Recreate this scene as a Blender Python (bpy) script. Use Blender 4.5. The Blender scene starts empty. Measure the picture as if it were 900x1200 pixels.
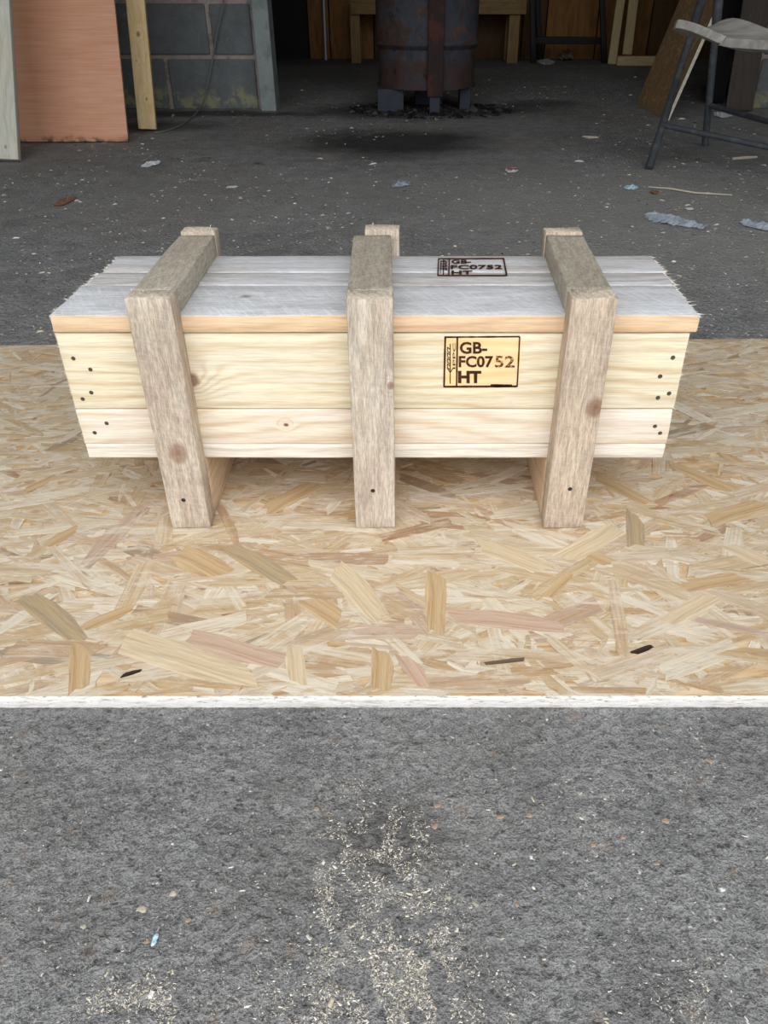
import bpy, bmesh, math, random
import numpy as np
from mathutils import Vector, Matrix, noise as mnoise
random.seed(7); np.random.seed(7)
R = math.radians
scene = bpy.context.scene
COL = scene.collection

# ------------------------------------------------------------------ camera
H = 0.5925                      # eye height above the concrete
PITCH = 34.5
FPX = 900.0                     # focal length in pixels of the 900x1200 frame
PPX = 475.0
cam_d = bpy.data.cameras.new('camera')
cam_d.sensor_fit = 'VERTICAL'; cam_d.sensor_height = 36.0; cam_d.sensor_width = 27.0
cam_d.lens = FPX / 1200 * 36
cam_d.shift_x = -(PPX - 450) / 1200
cam_d.clip_start = 0.02; cam_d.clip_end = 200
cam = bpy.data.objects.new('camera', cam_d); COL.objects.link(cam)
cam.location = (0, 0, H); cam.rotation_euler = (R(90 - PITCH), 0, 0)
scene.camera = cam

# ------------------------------------------------------------------ world, light, exposure
w = bpy.data.worlds.new('overcast_sky'); scene.world = w; w.use_nodes = True
wn = w.node_tree.nodes; wl = w.node_tree.links
bg = wn['Background']
tc = wn.new('ShaderNodeTexCoord'); sep = wn.new('ShaderNodeSeparateXYZ'); cr = wn.new('ShaderNodeValToRGB')
wl.new(tc.outputs['Generated'], sep.inputs[0]); wl.new(sep.outputs['Z'], cr.inputs[0]); wl.new(cr.outputs[0], bg.inputs[0])
cr.color_ramp.elements[0].position = 0.0; cr.color_ramp.elements[0].color = (0.40, 0.42, 0.45, 1)
cr.color_ramp.elements[1].position = 0.9; cr.color_ramp.elements[1].color = (1.0, 1.02, 1.06, 1)
bg.inputs[1].default_value = 5.0
DOOR_Y = -0.45; DX0, DX1, DZ = -2.8, 3.2, 4.0
pl = bpy.data.lights.new('door_portal', 'AREA'); pl.shape = 'RECTANGLE'; pl.size = DX1 - DX0; pl.size_y = DZ
pl.cycles.is_portal = True
po = bpy.data.objects.new('door_portal', pl); COL.objects.link(po)
po.location = ((DX0 + DX1) / 2, DOOR_Y - 0.02, DZ / 2); po.rotation_euler = (R(90), 0, 0)   # faces +Y, into the shed
vs = scene.view_settings
scene.display_settings.display_device = 'sRGB'
vs.view_transform = 'Standard'; vs.look = 'None'; vs.gamma = 1.0; vs.use_curve_mapping = False
vs.exposure = -0.40
scene.cycles.max_bounces = 8; scene.cycles.diffuse_bounces = 5

# ------------------------------------------------------------------ picture -> place
cp, sp = math.cos(R(PITCH)), math.sin(R(PITCH))
def ray(px, py):
    a = (px - PPX) / FPX; b = -(py - 600) / FPX
    return Vector((a, cp + b * sp, -sp + b * cp))
def at_z(px, py, z=0.0):
    d = ray(px, py); t = (z - H) / d.z
    return Vector((0, 0, H)) + d * t
def at_y(px, py, Y):
    d = ray(px, py); t = Y / d.y
    return Vector((0, 0, H)) + d * t

# ------------------------------------------------------------------ objects
def mesh_obj(name, verts, faces, mat=None, parent=None, loc=(0, 0, 0), mtx=None, smooth=False):
    me = bpy.data.meshes.new(name)
    me.from_pydata([tuple(v) for v in verts], [], faces); me.update()
    if smooth:
        me.polygons.foreach_set('use_smooth', [True] * len(me.polygons))
    if mat: me.materials.append(mat)
    o = bpy.data.objects.new(name, me); COL.objects.link(o)
    if mtx is not None: o.matrix_local = mtx
    else: o.location = loc
    if parent: o.parent = parent
    return o
def empty(name, loc=(0, 0, 0), rz=0):
    o = bpy.data.objects.new(name, None); COL.objects.link(o); o.empty_display_size = 0.05
    o.location = loc; o.rotation_euler = (0, 0, rz); return o
def tag(o, label=None, cat=None, group=None, kind=None):
    if label: o['label'] = label
    if cat: o['category'] = cat
    if group: o['group'] = group
    if kind: o['kind'] = kind
    return o
def box_vf(x0, x1, y0, y1, z0, z1):
    v = [(x0, y0, z0), (x1, y0, z0), (x1, y1, z0), (x0, y1, z0), (x0, y0, z1), (x1, y0, z1), (x1, y1, z1), (x0, y1, z1)]
    f = [(0, 3, 2, 1), (4, 5, 6, 7), (0, 1, 5, 4), (1, 2, 6, 5), (2, 3, 7, 6), (3, 0, 4, 7)]
    return v, f
def box(name, x0, x1, y0, y1, z0, z1, mat, parent=None):
    v, f = box_vf(x0, x1, y0, y1, z0, z1); return mesh_obj(name, v, f, mat, parent)
def bevel(o, wdt, seg=2):
    m = o.modifiers.new('bevel', 'BEVEL'); m.width = wdt; m.segments = seg; m.limit_method = 'ANGLE'; return o

def rounded_section(W, T, b):
    pts = []
    hw, ht = W / 2, T / 2
    for cx, cy, a0 in ((hw - b, ht - b, 0), (-hw + b, ht - b, 90), (-hw + b, -ht + b, 180), (hw - b, -ht + b, 270)):
        for k in range(3):
            a = R(a0 + 45 * k); pts.append((cx + b * math.cos(a), cy + b * math.sin(a)))
    # extra points along the sides so that the faces can be a little uneven
    out = []
    n = len(pts)
    for i in range(n):
        p, q = pts[i], pts[(i + 1) % n]; out.append(p)
        d = math.hypot(q[0] - p[0], q[1] - p[1])
        if d > 0.012:
            k = min(4, int(d / 0.012))
            for j in range(1, k): out.append((p[0] + (q[0] - p[0]) * j / k, p[1] + (q[1] - p[1]) * j / k))
    return out
def plank(name, L, W, T, mat, parent, mtx, b=0.0016, amp=0.0006, endamp=0.0012, bow=0.0, seed=None, step=0.014):
    """timber piece, grain along local X, section W (Y) x T (Z), centred"""
    seed = random.random() * 100 if seed is None else seed
    sec = rounded_section(W, T, b); m = len(sec)
    n = max(4, min(70, int(L / step)))
    V = []; F = []
    xs = [-L / 2, -L / 2 + b * 0.8] + [-L / 2 + L * i / n for i in range(1, n)] + [L / 2 - b * 0.8, L / 2]
    for i, x in enumerate(xs):
        edge = i == 0 or i == len(xs) - 1
        for (y, z) in sec:
            k = 1 - (b * 0.7 / (W / 2) if edge else 0); kz = 1 - (b * 0.7 / (T / 2) if edge else 0)
            nv = mnoise.noise_vector(Vector((x * 14 + seed, y * 60, z * 60 + seed)))
            nf = mnoise.noise_vector(Vector((x * 90 + seed, y * 200, z * 200 - seed)))
            bw = bow * (1 - (2 * x / L) ** 2)
            dx = 0
            if edge or i in (1, len(xs) - 2):
                dx = mnoise.noise(Vector((y * 160, z * 160, seed + i))) * endamp
            V.append((x + dx, y * k + nv.y * amp + nf.y * amp * 0.4, z * kz + nv.z * amp + nf.z * amp * 0.4 + bw))
    N = len(xs)
    for i in range(N - 1):
        for j in range(m):
            a = i * m + j; c = i * m + (j + 1) % m
            F.append((a, c, c + m, a + m))
    F.append(tuple(reversed(range(m)))); F.append(tuple(range((N - 1) * m, N * m)))
    o = mesh_obj(name, V, F, mat, parent, mtx=mtx)
    # smooth long faces, flat caps
    for p in o.data.polygons: p.use_smooth = len(p.vertices) == 4
    o.data.set_sharp_from_angle(angle=R(50))
    return o
def M(loc, X, Y):
    X = Vector(X).normalized(); Z = X.cross(Vector(Y)).normalized(); Y = Z.cross(X)
    m = Matrix((X, Y, Z)).transposed().to_4x4(); m.translation = Vector(loc); return m
ALONG_X_FLAT = ((1, 0, 0), (0, 1, 0)); ALONG_X_UP = ((1, 0, 0), (0, 0, 1))
UPRIGHT = ((0, 0, 1), (1, 0, 0)); ALONG_Y = ((0, 1, 0), (-1, 0, 0))

def tube_vf(pts, rad, n=12, cap=True):
    """swept tube with per point radii"""
    V = []; F = []
    pts = [Vector(p) for p in pts]
    rad = rad if isinstance(rad, (list, tuple)) else [rad] * len(pts)
    up = Vector((0.13, 0.37, 0.92))
    prev = None
    for i, p in enumerate(pts):
        t = (pts[min(i + 1, len(pts) - 1)] - pts[max(i - 1, 0)]).normalized()
        s = t.cross(up) if prev is None else prev - t * prev.dot(t)
        if s.length < 1e-4: s = t.cross(Vector((1, 0, 0)))
        s.normalize(); prev = s; q = t.cross(s)
        for k in range(n):
            a = 2 * math.pi * k / n
            V.append(p + (s * math.cos(a) + q * math.sin(a)) * rad[i])
    for i in range(len(pts) - 1):
        for k in range(n):
            a = i * n + k; b = i * n + (k + 1) % n
            F.append((a, b, b + n, a + n))
    if cap: F.append(tuple(reversed(range(n)))); F.append(tuple(range((len(pts) - 1) * n, len(pts) * n)))
    return V, F
def tube(name, pts, rad, mat, parent=None, n=12):
    V, F = tube_vf(pts, rad, n)
    o = mesh_obj(name, V, F, mat, parent, smooth=True); o.data.set_sharp_from_angle(angle=R(50)); return o

# ------------------------------------------------------------------ materials
class Mat:
    def __init__(s, name, rough=0.8, spec=0.3):
        s.m = bpy.data.materials.new(name); s.m.use_nodes = True
        s.t = s.m.node_tree; s.n = s.t.nodes; s.l = s.t.links
        s.b = s.n['Principled BSDF']; s.b.inputs['Roughness'].default_value = rough
        s.b.inputs['Specular IOR Level'].default_value = spec
        s.tc = s.n.new('ShaderNodeTexCoord')
    def put(s, sock, v):
        if hasattr(v, 'is_output'): s.l.new(v, sock)
        elif isinstance(v, (tuple, list)) and len(v) == 3 and sock.type == 'RGBA': sock.default_value = (*v, 1)
        else: sock.default_value = v
    def math(s, op, a, b=0.0, c=None, clamp=False):
        n = s.n.new('ShaderNodeMath'); n.operation = op; n.use_clamp = clamp
        s.put(n.inputs[0], a); s.put(n.inputs[1], b)
        if c is not None: s.put(n.inputs[2], c)
        return n.outputs[0]
    def mapping(s, vec, loc=(0, 0, 0), rot=(0, 0, 0), scale=(1, 1, 1)):
        n = s.n.new('ShaderNodeMapping'); s.put(n.inputs[0], vec)
        n.inputs[1].default_value = loc; n.inputs[2].default_value = rot; n.inputs[3].default_value = scale
        return n.outputs[0]
    def noise(s, vec, scale, detail=4, rough=0.55, dist=0.0, out=0):
        n = s.n.new('ShaderNodeTexNoise'); s.put(n.inputs['Vector'], vec); n.inputs['Scale'].default_value = scale
        n.inputs['Detail'].default_value = detail; n.inputs['Roughness'].default_value = rough; n.inputs['Distortion'].default_value = dist
        return n.outputs[out]
    def voronoi(s, vec, scale, out='Distance', feature='F1', rand=1.0):
        n = s.n.new('ShaderNodeTexVoronoi'); s.put(n.inputs['Vector'], vec); n.inputs['Scale'].default_value = scale
        n.feature = feature; n.inputs['Randomness'].default_value = rand; return n.outputs[out]
    def ramp(s, fac, stops, interp='LINEAR'):
        n = s.n.new('ShaderNodeValToRGB'); s.put(n.inputs[0], fac); n.color_ramp.interpolation = interp
        e = n.color_ramp.elements
        while len(e) < len(stops): e.new(0.5)
        for k, (p, c) in enumerate(stops):
            e[k].position = p; e[k].color = (*c, 1) if isinstance(c, (tuple, list)) else (c, c, c, 1)
        return n.outputs[0]
    def step(s, v, a, b, lo=0.0, hi=1.0):
        n = s.n.new('ShaderNodeMapRange'); n.interpolation_type = 'SMOOTHSTEP'; s.put(n.inputs[0], v)
        n.inputs[1].default_value = a; n.inputs[2].default_value = b; n.inputs[3].default_value = lo; n.inputs[4].default_value = hi
        return n.outputs[0]
    def mix(s, fac, a, b, mode='MIX'):
        n = s.n.new('ShaderNodeMix'); n.data_type = 'RGBA'; n.blend_type = mode
        s.put(n.inputs[0], fac); s.put(n.inputs[6], a); s.put(n.inputs[7], b); return n.outputs[2]
    def sepxyz(s, v):
        n = s.n.new('ShaderNodeSeparateXYZ'); s.put(n.inputs[0], v); return n.outputs
    def dist(s, v, p):
        n = s.n.new('ShaderNodeVectorMath'); n.operation = 'DISTANCE'; s.put(n.inputs[0], v); n.inputs[1].default_value = p; return n.outputs['Value']
    def addv(s, a, b, k):
        n = s.n.new('ShaderNodeVectorMath'); n.operation = 'MULTIPLY_ADD'; s.put(n.inputs[0], b); n.inputs[1].default_value = (k, k, k); s.put(n.inputs[2], a); return n.outputs[0]
    def bump(s, h, strength=0.5, distance=0.001, prev=None):
        n = s.n.new('ShaderNodeBump'); n.inputs['Strength'].default_value = strength; n.inputs['Distance'].default_value = distance
        s.put(n.inputs['Height'], h)
        if prev is not None: s.l.new(prev, n.inputs['Normal'])
        return n.outputs[0]
    def out(s, col=None, normal=None, rough=None):
        if col is not None: s.put(s.b.inputs['Base Color'], col)
        if normal is not None: s.l.new(normal, s.b.inputs['Normal'])
        if rough is not None: s.put(s.b.inputs['Roughness'], rough)
        return s.m
def lin(r, g, b):
    f = lambda c: (c / 255 / 12.92) if c / 255 <= 0.04045 else ((c / 255 + 0.055) / 1.055) ** 2.4
    return (f(r), f(g), f(b))

def wood(name, light, dark, seed=None, freq=55, ring=0.5, fibre=0.25, blotch=None, blotch_amt=0.4, knots=(), saw=0.0, sawang=55, flen=9,
         tint=None, rough=0.75, fuzz=0.3, streak=None, bumpd=0.0006):
    """sawn softwood: grain along local X. knots: (x, y, radius, darkness) on the faces Y; tint: (x0,x1,y0,y1,colour,amount)"""
    seed = random.random() * 50 if seed is None else seed
    s = Mat(name, rough, 0.25); P = s.tc.outputs['Object']
    x, y, z = s.sepxyz(P)
    low = s.noise(s.mapping(P, (seed, seed * 2, 0), scale=(2.4, 12, 12)), 1.0, 3, 0.5)
    v = s.math('ADD', s.math('MULTIPLY', y, freq), s.math('MULTIPLY', z, freq * 0.55))
    v = s.math('ADD', v, s.math('MULTIPLY', low, 5.5))
    kmask = None
    for (kx, ky, kr, kd) in knots:
        n = s.mapping(P, scale=(0.75, 1, 0.0)); dn = s.dist(s.addv(n, s.noise(P, 60, 2, 0.5, 0, 1), kr * 0.5), (kx * 0.75 + kr * .25, ky + kr * .25, 0))
        g = s.math('POWER', 2.718, s.math('MULTIPLY', s.math('POWER', s.math('DIVIDE', dn, kr * 2.0), 2.0), -1.0))
        v = s.math('ADD', v, s.math('MULTIPLY', g, 3.2))
        k = s.math('MULTIPLY', s.step(dn, kr * 1.15, kr * 0.6), kd)
        kmask = k if kmask is None else s.math('MAXIMUM', kmask, k)
        core = s.math('MULTIPLY', s.step(dn, kr * 0.5, kr * 0.1), kd * 0.5)
        kmask = s.math('ADD', kmask, core)
    rings = s.math('MULTIPLY_ADD', s.math('SINE', s.math('MULTIPLY', v, 6.2832)), 0.5, 0.5)
    rings = s.math('MULTIPLY', s.math('POWER', rings, 2.2), s.step(s.noise(s.mapping(P, (seed, 1, 2), scale=(4, 30, 30)), 1.0, 3, .6), .25, .6, .35, 1.0))
    fib = s.noise(s.mapping(P, (seed, 0, seed), scale=(flen, 260, 260)), 1.0, 4, 0.65)
    fib2 = s.noise(s.mapping(P, (0, seed, seed), scale=(flen * 4, 640, 640)), 1.0, 2, 0.6)
    bl = s.noise(s.mapping(P, (seed * 3, 0, 0), scale=(5, 22, 22)), 1.0, 4, 0.6)
    col = s.mix(s.math('MULTIPLY', rings, ring), light, dark)
    if blotch is not None: col = s.mix(s.math('MULTIPLY', s.step(bl, 0.42, 0.68), blotch_amt), col, blotch)
    if streak is not None:
        st = s.noise(s.mapping(P, (seed, 5, 0), scale=(3, 120, 120)), 1.0, 3, 0.6)
        col = s.mix(s.math('MULTIPLY', s.step(st, 0.52, 0.72), 0.6), col, streak)
    f = s.math('MULTIPLY_ADD', s.step(fib, .28, .72), fibre, 1 - fibre * .55)
    f = s.math('MULTIPLY', f, s.math('MULTIPLY_ADD', s.step(fib2, .3, .7), fibre * .8, 1 - fibre * .42))
    col = s.mix(1.0, col, f, 'MULTIPLY')
    if saw > 0:
        sw = s.noise(s.mapping(s.mapping(P, rot=(0, 0, R(sawang))), (seed, 0, 0), scale=(30, 380, 60)), 1.0, 3, 0.6)
        col = s.mix(s.math('MULTIPLY', s.step(sw, 0.45, 0.8), saw), col, (0.84, 0.85, 0.87))
    if tint is not None:
        x0, x1, y0, y1, tcol, amt = tint
        e = 0.0025
        mk = s.math('MULTIPLY', s.math('MULTIPLY', s.step(x, x0 - e, x0 + e), s.step(x, x1 + e, x1 - e)), s.math('MULTIPLY', s.step(y, y0 - e, y0 + e), s.step(y, y1 + e, y1 - e)))
        col = s.mix(s.math('MULTIPLY', mk, amt), col, tcol)
    if kmask is not None:
        col = s.mix(s.math('MINIMUM', kmask, 1.0), col, (0.19, 0.075, 0.035))
    hgt = s.math('ADD', s.math('MULTIPLY', fib, 1.0), s.math('ADD', s.math('MULTIPLY', fib2, 0.5), s.math('MULTIPLY', rings, 0.25)))
    if saw > 0: hgt = s.math('ADD', hgt, s.math('MULTIPLY', sw, 1.0))
    return s.out(col, s.bump(hgt, fuzz, bumpd))

def plain(name, col, rough=0.7, var=0.25, scale=20, spec=0.3, bumpd=0.001, metal=0.0, second=None, amt=0.6, at=(0.5, 0.65)):
    s = Mat(name, rough, spec); P = s.tc.outputs['Object']
    n = s.noise(P, scale, 6, 0.62); n2 = s.noise(P, scale * 6, 3, 0.6)
    c = s.mix(1.0, col, s.math('MULTIPLY_ADD', n, var * 2, 1 - var), 'MULTIPLY')
    if second is not None:
        k = s.noise(s.mapping(P, (3.3, 1.7, 9.1)), scale * 0.45, 5, 0.65)
        c = s.mix(s.math('MULTIPLY', s.step(k, *at), amt), c, second)
    s.b.inputs['Metallic'].default_value = metal
    return s.out(c, s.bump(s.math('ADD', n, s.math('MULTIPLY', n2, 0.5)), 0.5, bumpd))

# ---- floor: dark worn concrete
def floor_material():
    s = Mat('worn_dark_concrete', 0.85, 0.25); P = s.tc.outputs['Object']
    x, y, z = s.sepxyz(P)
    big = s.noise(P, 1.6, 5, 0.6); mid = s.noise(P, 14, 6, 0.65); fine = s.noise(P, 120, 5, 0.7); grain = s.noise(P, 480, 3, 0.7)
    lump = s.voronoi(s.addv(P, s.noise(P, 40, 3, .5, 0, 1), 0.02), 75, 'Distance'); lump2 = s.voronoi(P, 190, 'Distance')
    col = s.ramp(big, [(0.3, lin(158, 157, 155)), (0.7, lin(180, 180, 178))])
    col = s.mix(1.0, col, s.math('MULTIPLY_ADD', s.step(mid, .3, .7), 0.40, 0.80), 'MULTIPLY')
    col = s.mix(1.0, col, s.math('MULTIPLY_ADD', s.step(s.math('MULTIPLY_ADD', grain, .5, s.math('MULTIPLY', fine, .5)), .32, .68), 0.95, 0.46), 'MULTIPLY')
    br = s.noise(s.mapping(P, (7, 3, 0)), 2.3, 5, 0.65)
    inner = s.step(y, 0.9, 3.2)
    col = s.mix(s.math('MULTIPLY', s.step(br, 0.42, 0.7), s.math('MULTIPLY_ADD', inner, 0.30, 0.20)), col, lin(158, 149, 136))
    # pale dust caught in the hollows, pale aggregate and dark pits
    ds = s.noise(s.mapping(P, (1, 9, 0)), 5.0, 6, 0.7)
    col = s.mix(s.math('MULTIPLY', s.math('MULTIPLY', s.step(ds, 0.5, 0.72), s.step(fine, 0.5, 0.66)), 0.35), col, lin(205, 202, 194))
    PW = s.addv(P, s.noise(P, 130, 3, .6, 0, 1), .006); va = s.voronoi(PW, 230, 'Distance'); vc = s.voronoi(PW, 230, 'Color')
    cx_, cy_, cz_ = s.sepxyz(vc)
    col = s.mix(s.math('MULTIPLY', s.math('MULTIPLY', s.step(va, 0.30, 0.2), s.step(cx_, 0.955, 0.965)), 0.8), col, lin(228, 226, 222))
    col = s.mix(s.math('MULTIPLY', s.math('MULTIPLY', s.step(va, 0.55, 0.3), s.step(cy_, 0.86, 0.93)), 0.6), col, lin(76, 75, 74))
    vb = s.voronoi(s.mapping(P, (5, 2, 0)), 60, 'Distance'); vbc = s.sepxyz(s.voronoi(s.mapping(P, (5, 2, 0)), 60, 'Color'))
    col = s.mix(s.math('MULTIPLY', s.math('MULTIPLY', s.step(vb, 0.42, 0.3), s.step(vbc[0], 0.94, 0.95)), 0.35), col, lin(176, 150, 128))
    # fixed spots: soaked-in oil and soot, painted far-end falloff, paler mid floor
    wob = s.addv(P, s.noise(P, 2.2, 5, 0.65, 0, 1), 0.55)
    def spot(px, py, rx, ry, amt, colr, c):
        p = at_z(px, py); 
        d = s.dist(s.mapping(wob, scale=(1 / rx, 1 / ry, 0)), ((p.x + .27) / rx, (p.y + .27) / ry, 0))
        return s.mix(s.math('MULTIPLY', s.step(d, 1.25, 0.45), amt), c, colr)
    soot = lin(44, 42, 40)
    col = spot(462, 166, 0.50, 0.42, 0.85, soot, col)
    col = spot(500, 128, 0.75, 0.45, 0.80, soot, col)
    col = spot(265, 133, 0.62, 0.16, 0.75, soot, col)
    col = spot(190, 148, 0.35, 0.20, 0.6, soot, col)
    col = spot(640, 122, 0.30, 0.2, 0.5, soot, col)
    col = spot(440, 60, 3.2, 1.9, 0.62, lin(66, 63, 57), col)  # far floor darkened: light falloff with depth put into the colour
    col = spot(790, 245, 0.85, 0.8, 0.50, lin(202, 200, 193), col)
    col = spot(330, 230, 0.9, 0.5, 0.25, lin(196, 194, 187), col)
    # the rough hollow in front of the board: dark pits
    pit = s.dist(s.mapping(s.addv(P, s.noise(P, 25, 4, .6, 0, 1), 0.05), scale=(1 / 0.055, 1 / 0.04, 0)), ((at_z(450, 985).x + .025) / 0.055, (at_z(450, 985).y + .025) / 0.04, 0))
    col = s.mix(s.math('MULTIPLY', s.math('MULTIPLY', s.step(pit, 1.3, 0.4), s.step(fine, 0.40, 0.6)), 0.75), col, lin(70, 66, 60))
    h1 = s.math('ADD', s.math('MULTIPLY', mid, 2.2), s.math('MULTIPLY', lump, 0.9))
    h2 = s.math('ADD', s.math('MULTIPLY', fine, 1.2), s.math('ADD', s.math('MULTIPLY', lump2, 0.35), s.math('MULTIPLY', grain, 0.35)))
    nb = s.bump(s.math('ADD', h1, h2), 1.0, 0.010)
    return s.out(col, nb)
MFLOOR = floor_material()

# =================================================================== the setting
RX0, RX1, CEIL = -3.4, 3.9, 4.4
PIER_Y, BACK_Y = 4.95, 8.6
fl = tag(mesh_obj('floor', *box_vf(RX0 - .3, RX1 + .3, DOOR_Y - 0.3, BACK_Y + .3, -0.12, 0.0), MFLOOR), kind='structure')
m_conc = plain('painted_block_wall', lin(120, 120, 116), 0.9, 0.3, 6, second=lin(80, 82, 80))
m_ceil = plain('ceiling_sheet', lin(120, 118, 112), 0.9, 0.2, 3)
m_yard = plain('yard_concrete', lin(150, 148, 144), 0.9, 0.25, 2)
tag(box('yard_ground_1', -40, 40, -60, DOOR_Y - 0.3, -0.15, -0.005, m_yard), kind='structure')  # unseen concrete yard outside the door opening
tag(box('ceiling', RX0 - .2, RX1 + .2, DOOR_Y - .2, BACK_Y + .2, CEIL, CEIL + .15, m_ceil), kind='structure')
tag(box('wall_left', RX0 - .2, RX0, DOOR_Y - .2, BACK_Y, 0, CEIL, m_conc), kind='structure')
tag(box('wall_right', RX1, RX1 + .2, DOOR_Y - .2, BACK_Y, 0, CEIL, m_conc), kind='structure')
fr = tag(box('wall_front', RX0, DX0, DOOR_Y - .2, DOOR_Y, 0, CEIL, m_conc), kind='structure')
box('door_jamb', DX1, RX1, DOOR_Y - .2, DOOR_Y, 0, CEIL, m_conc, fr)
box('door_lintel', DX0, DX1, DOOR_Y - .2, DOOR_Y, DZ, CEIL, m_conc, fr)

# ---- old block piers either side of the inner opening, every block its own piece
def block_material(name, base, moss, seed):
    s = Mat(name, 0.9, 0.2); P = s.tc.outputs['Object']
    oi = s.n.new('ShaderNodeObjectInfo'); rnd = oi.outputs['Random']
    n = s.noise(s.mapping(P, (seed, 0, 0)), 9, 6, 0.65); f = s.noise(P, 90, 4, 0.7)
    c = s.mix(1.0, base, s.math('MULTIPLY_ADD', n, 0.9, 0.55), 'MULTIPLY')
    c = s.mix(1.0, c, s.math('MULTIPLY_ADD', f, 0.5, 0.75), 'MULTIPLY')
    sc = s.noise(s.mapping(s.mapping(P, rot=(0, R(35), 0)), (seed, 4, 1), scale=(5, 5, 30)), 1.5, 5, 0.7)
    c = s.mix(s.math('MULTIPLY', s.step(sc, 0.60, 0.7), 0.35), c, lin(150, 150, 140))
    if moss:
        geo = s.n.new('ShaderNodeNewGeometry'); gz = s.sepxyz(geo.outputs['Position'])[2]
        zz = s.math('ADD', gz, s.math('MULTIPLY', s.noise(P, 9, 5, .65), 0.22))
        k = s.math('MULTIPLY', s.step(zz, 0.22, 0.15), s.step(s.noise(P, 16, 4, .7), 0.42, 0.55))
        c = s.mix(s.math('MULTIPLY', k, 0.85), c, lin(150, 148, 112))
        d = s.step(zz, 0.135, 0.10)
        c = s.mix(s.math('MULTIPLY', d, 0.6), c, lin(96, 104, 104))
    return s.out(c, s.bump(s.math('ADD', n, f), 0.6, 0.004))
m_block = block_material('slate_grey_block', lin(104, 108, 108), True, 2.0)
m_mortar = plain('pinkish_mortar', lin(158, 146, 138), 0.95, 0.35, 30, bumpd=0.004, second=lin(90, 86, 82))
def pier(name, x0, x1, first):
    root = tag(box(name, x0, x1, PIER_Y + .012, PIER_Y + .20, 0, CEIL, m_mortar), kind='structure')
    ch, bl, j = 0.259, 0.535, 0.022
    rows = 4
    for r in range(rows):
        off = first if r % 2 == 0 else first - bl / 2
        x = x1 - off
        edges = [x1]
        while x > x0: edges.append(x); x -= bl
        edges.append(x0)
        for a, b in zip(edges[1:], edges[:-1]):
            if b - a < 0.03: continue
            dz = random.uniform(-.002, .002)
            o = box('concrete_block', a + j * .5, b - j * .5, PIER_Y - random.uniform(0.0, .004), PIER_Y + .05, r * ch + (0.03 if r == 0 else j * .5) + dz - (0.03 if r == 0 else 0), (r + 1) * ch - j * .5 + dz, m_block, root)
            bevel(o, 0.009, 2)
    return root
pL = pier('wall_pier_left', RX0, -0.83, 0.51)
pR = pier('wall_pier_right', 1.98, RX1, 0.53)
tag(box('wall_lintel', -0.83, 1.98, PIER_Y, PIER_Y + .2, 2.5, CEIL, m_conc), kind='structure')

# =================================================================== OSB sheet on the floor
ZB = 0.015
def corner(px, py): return at_z(px, py, ZB)
a0, a1 = corner(0, 817), corner(900, 816.5); b0, b1 = corner(0, 404.5), corner(900, 396.5)
def ext(p, q, x): t = (x - p.x) / (q.x - p.x); return Vector((x, p.y + (q.y - p.y) * t, ZB))
BX0, BX1 = -1.02, 0.98
FL, FR, BL, BR = ext(a0, a1, BX0), ext(a0, a1, BX1), ext(b0, b1, BX0), ext(b0, b1, BX1)

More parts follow.
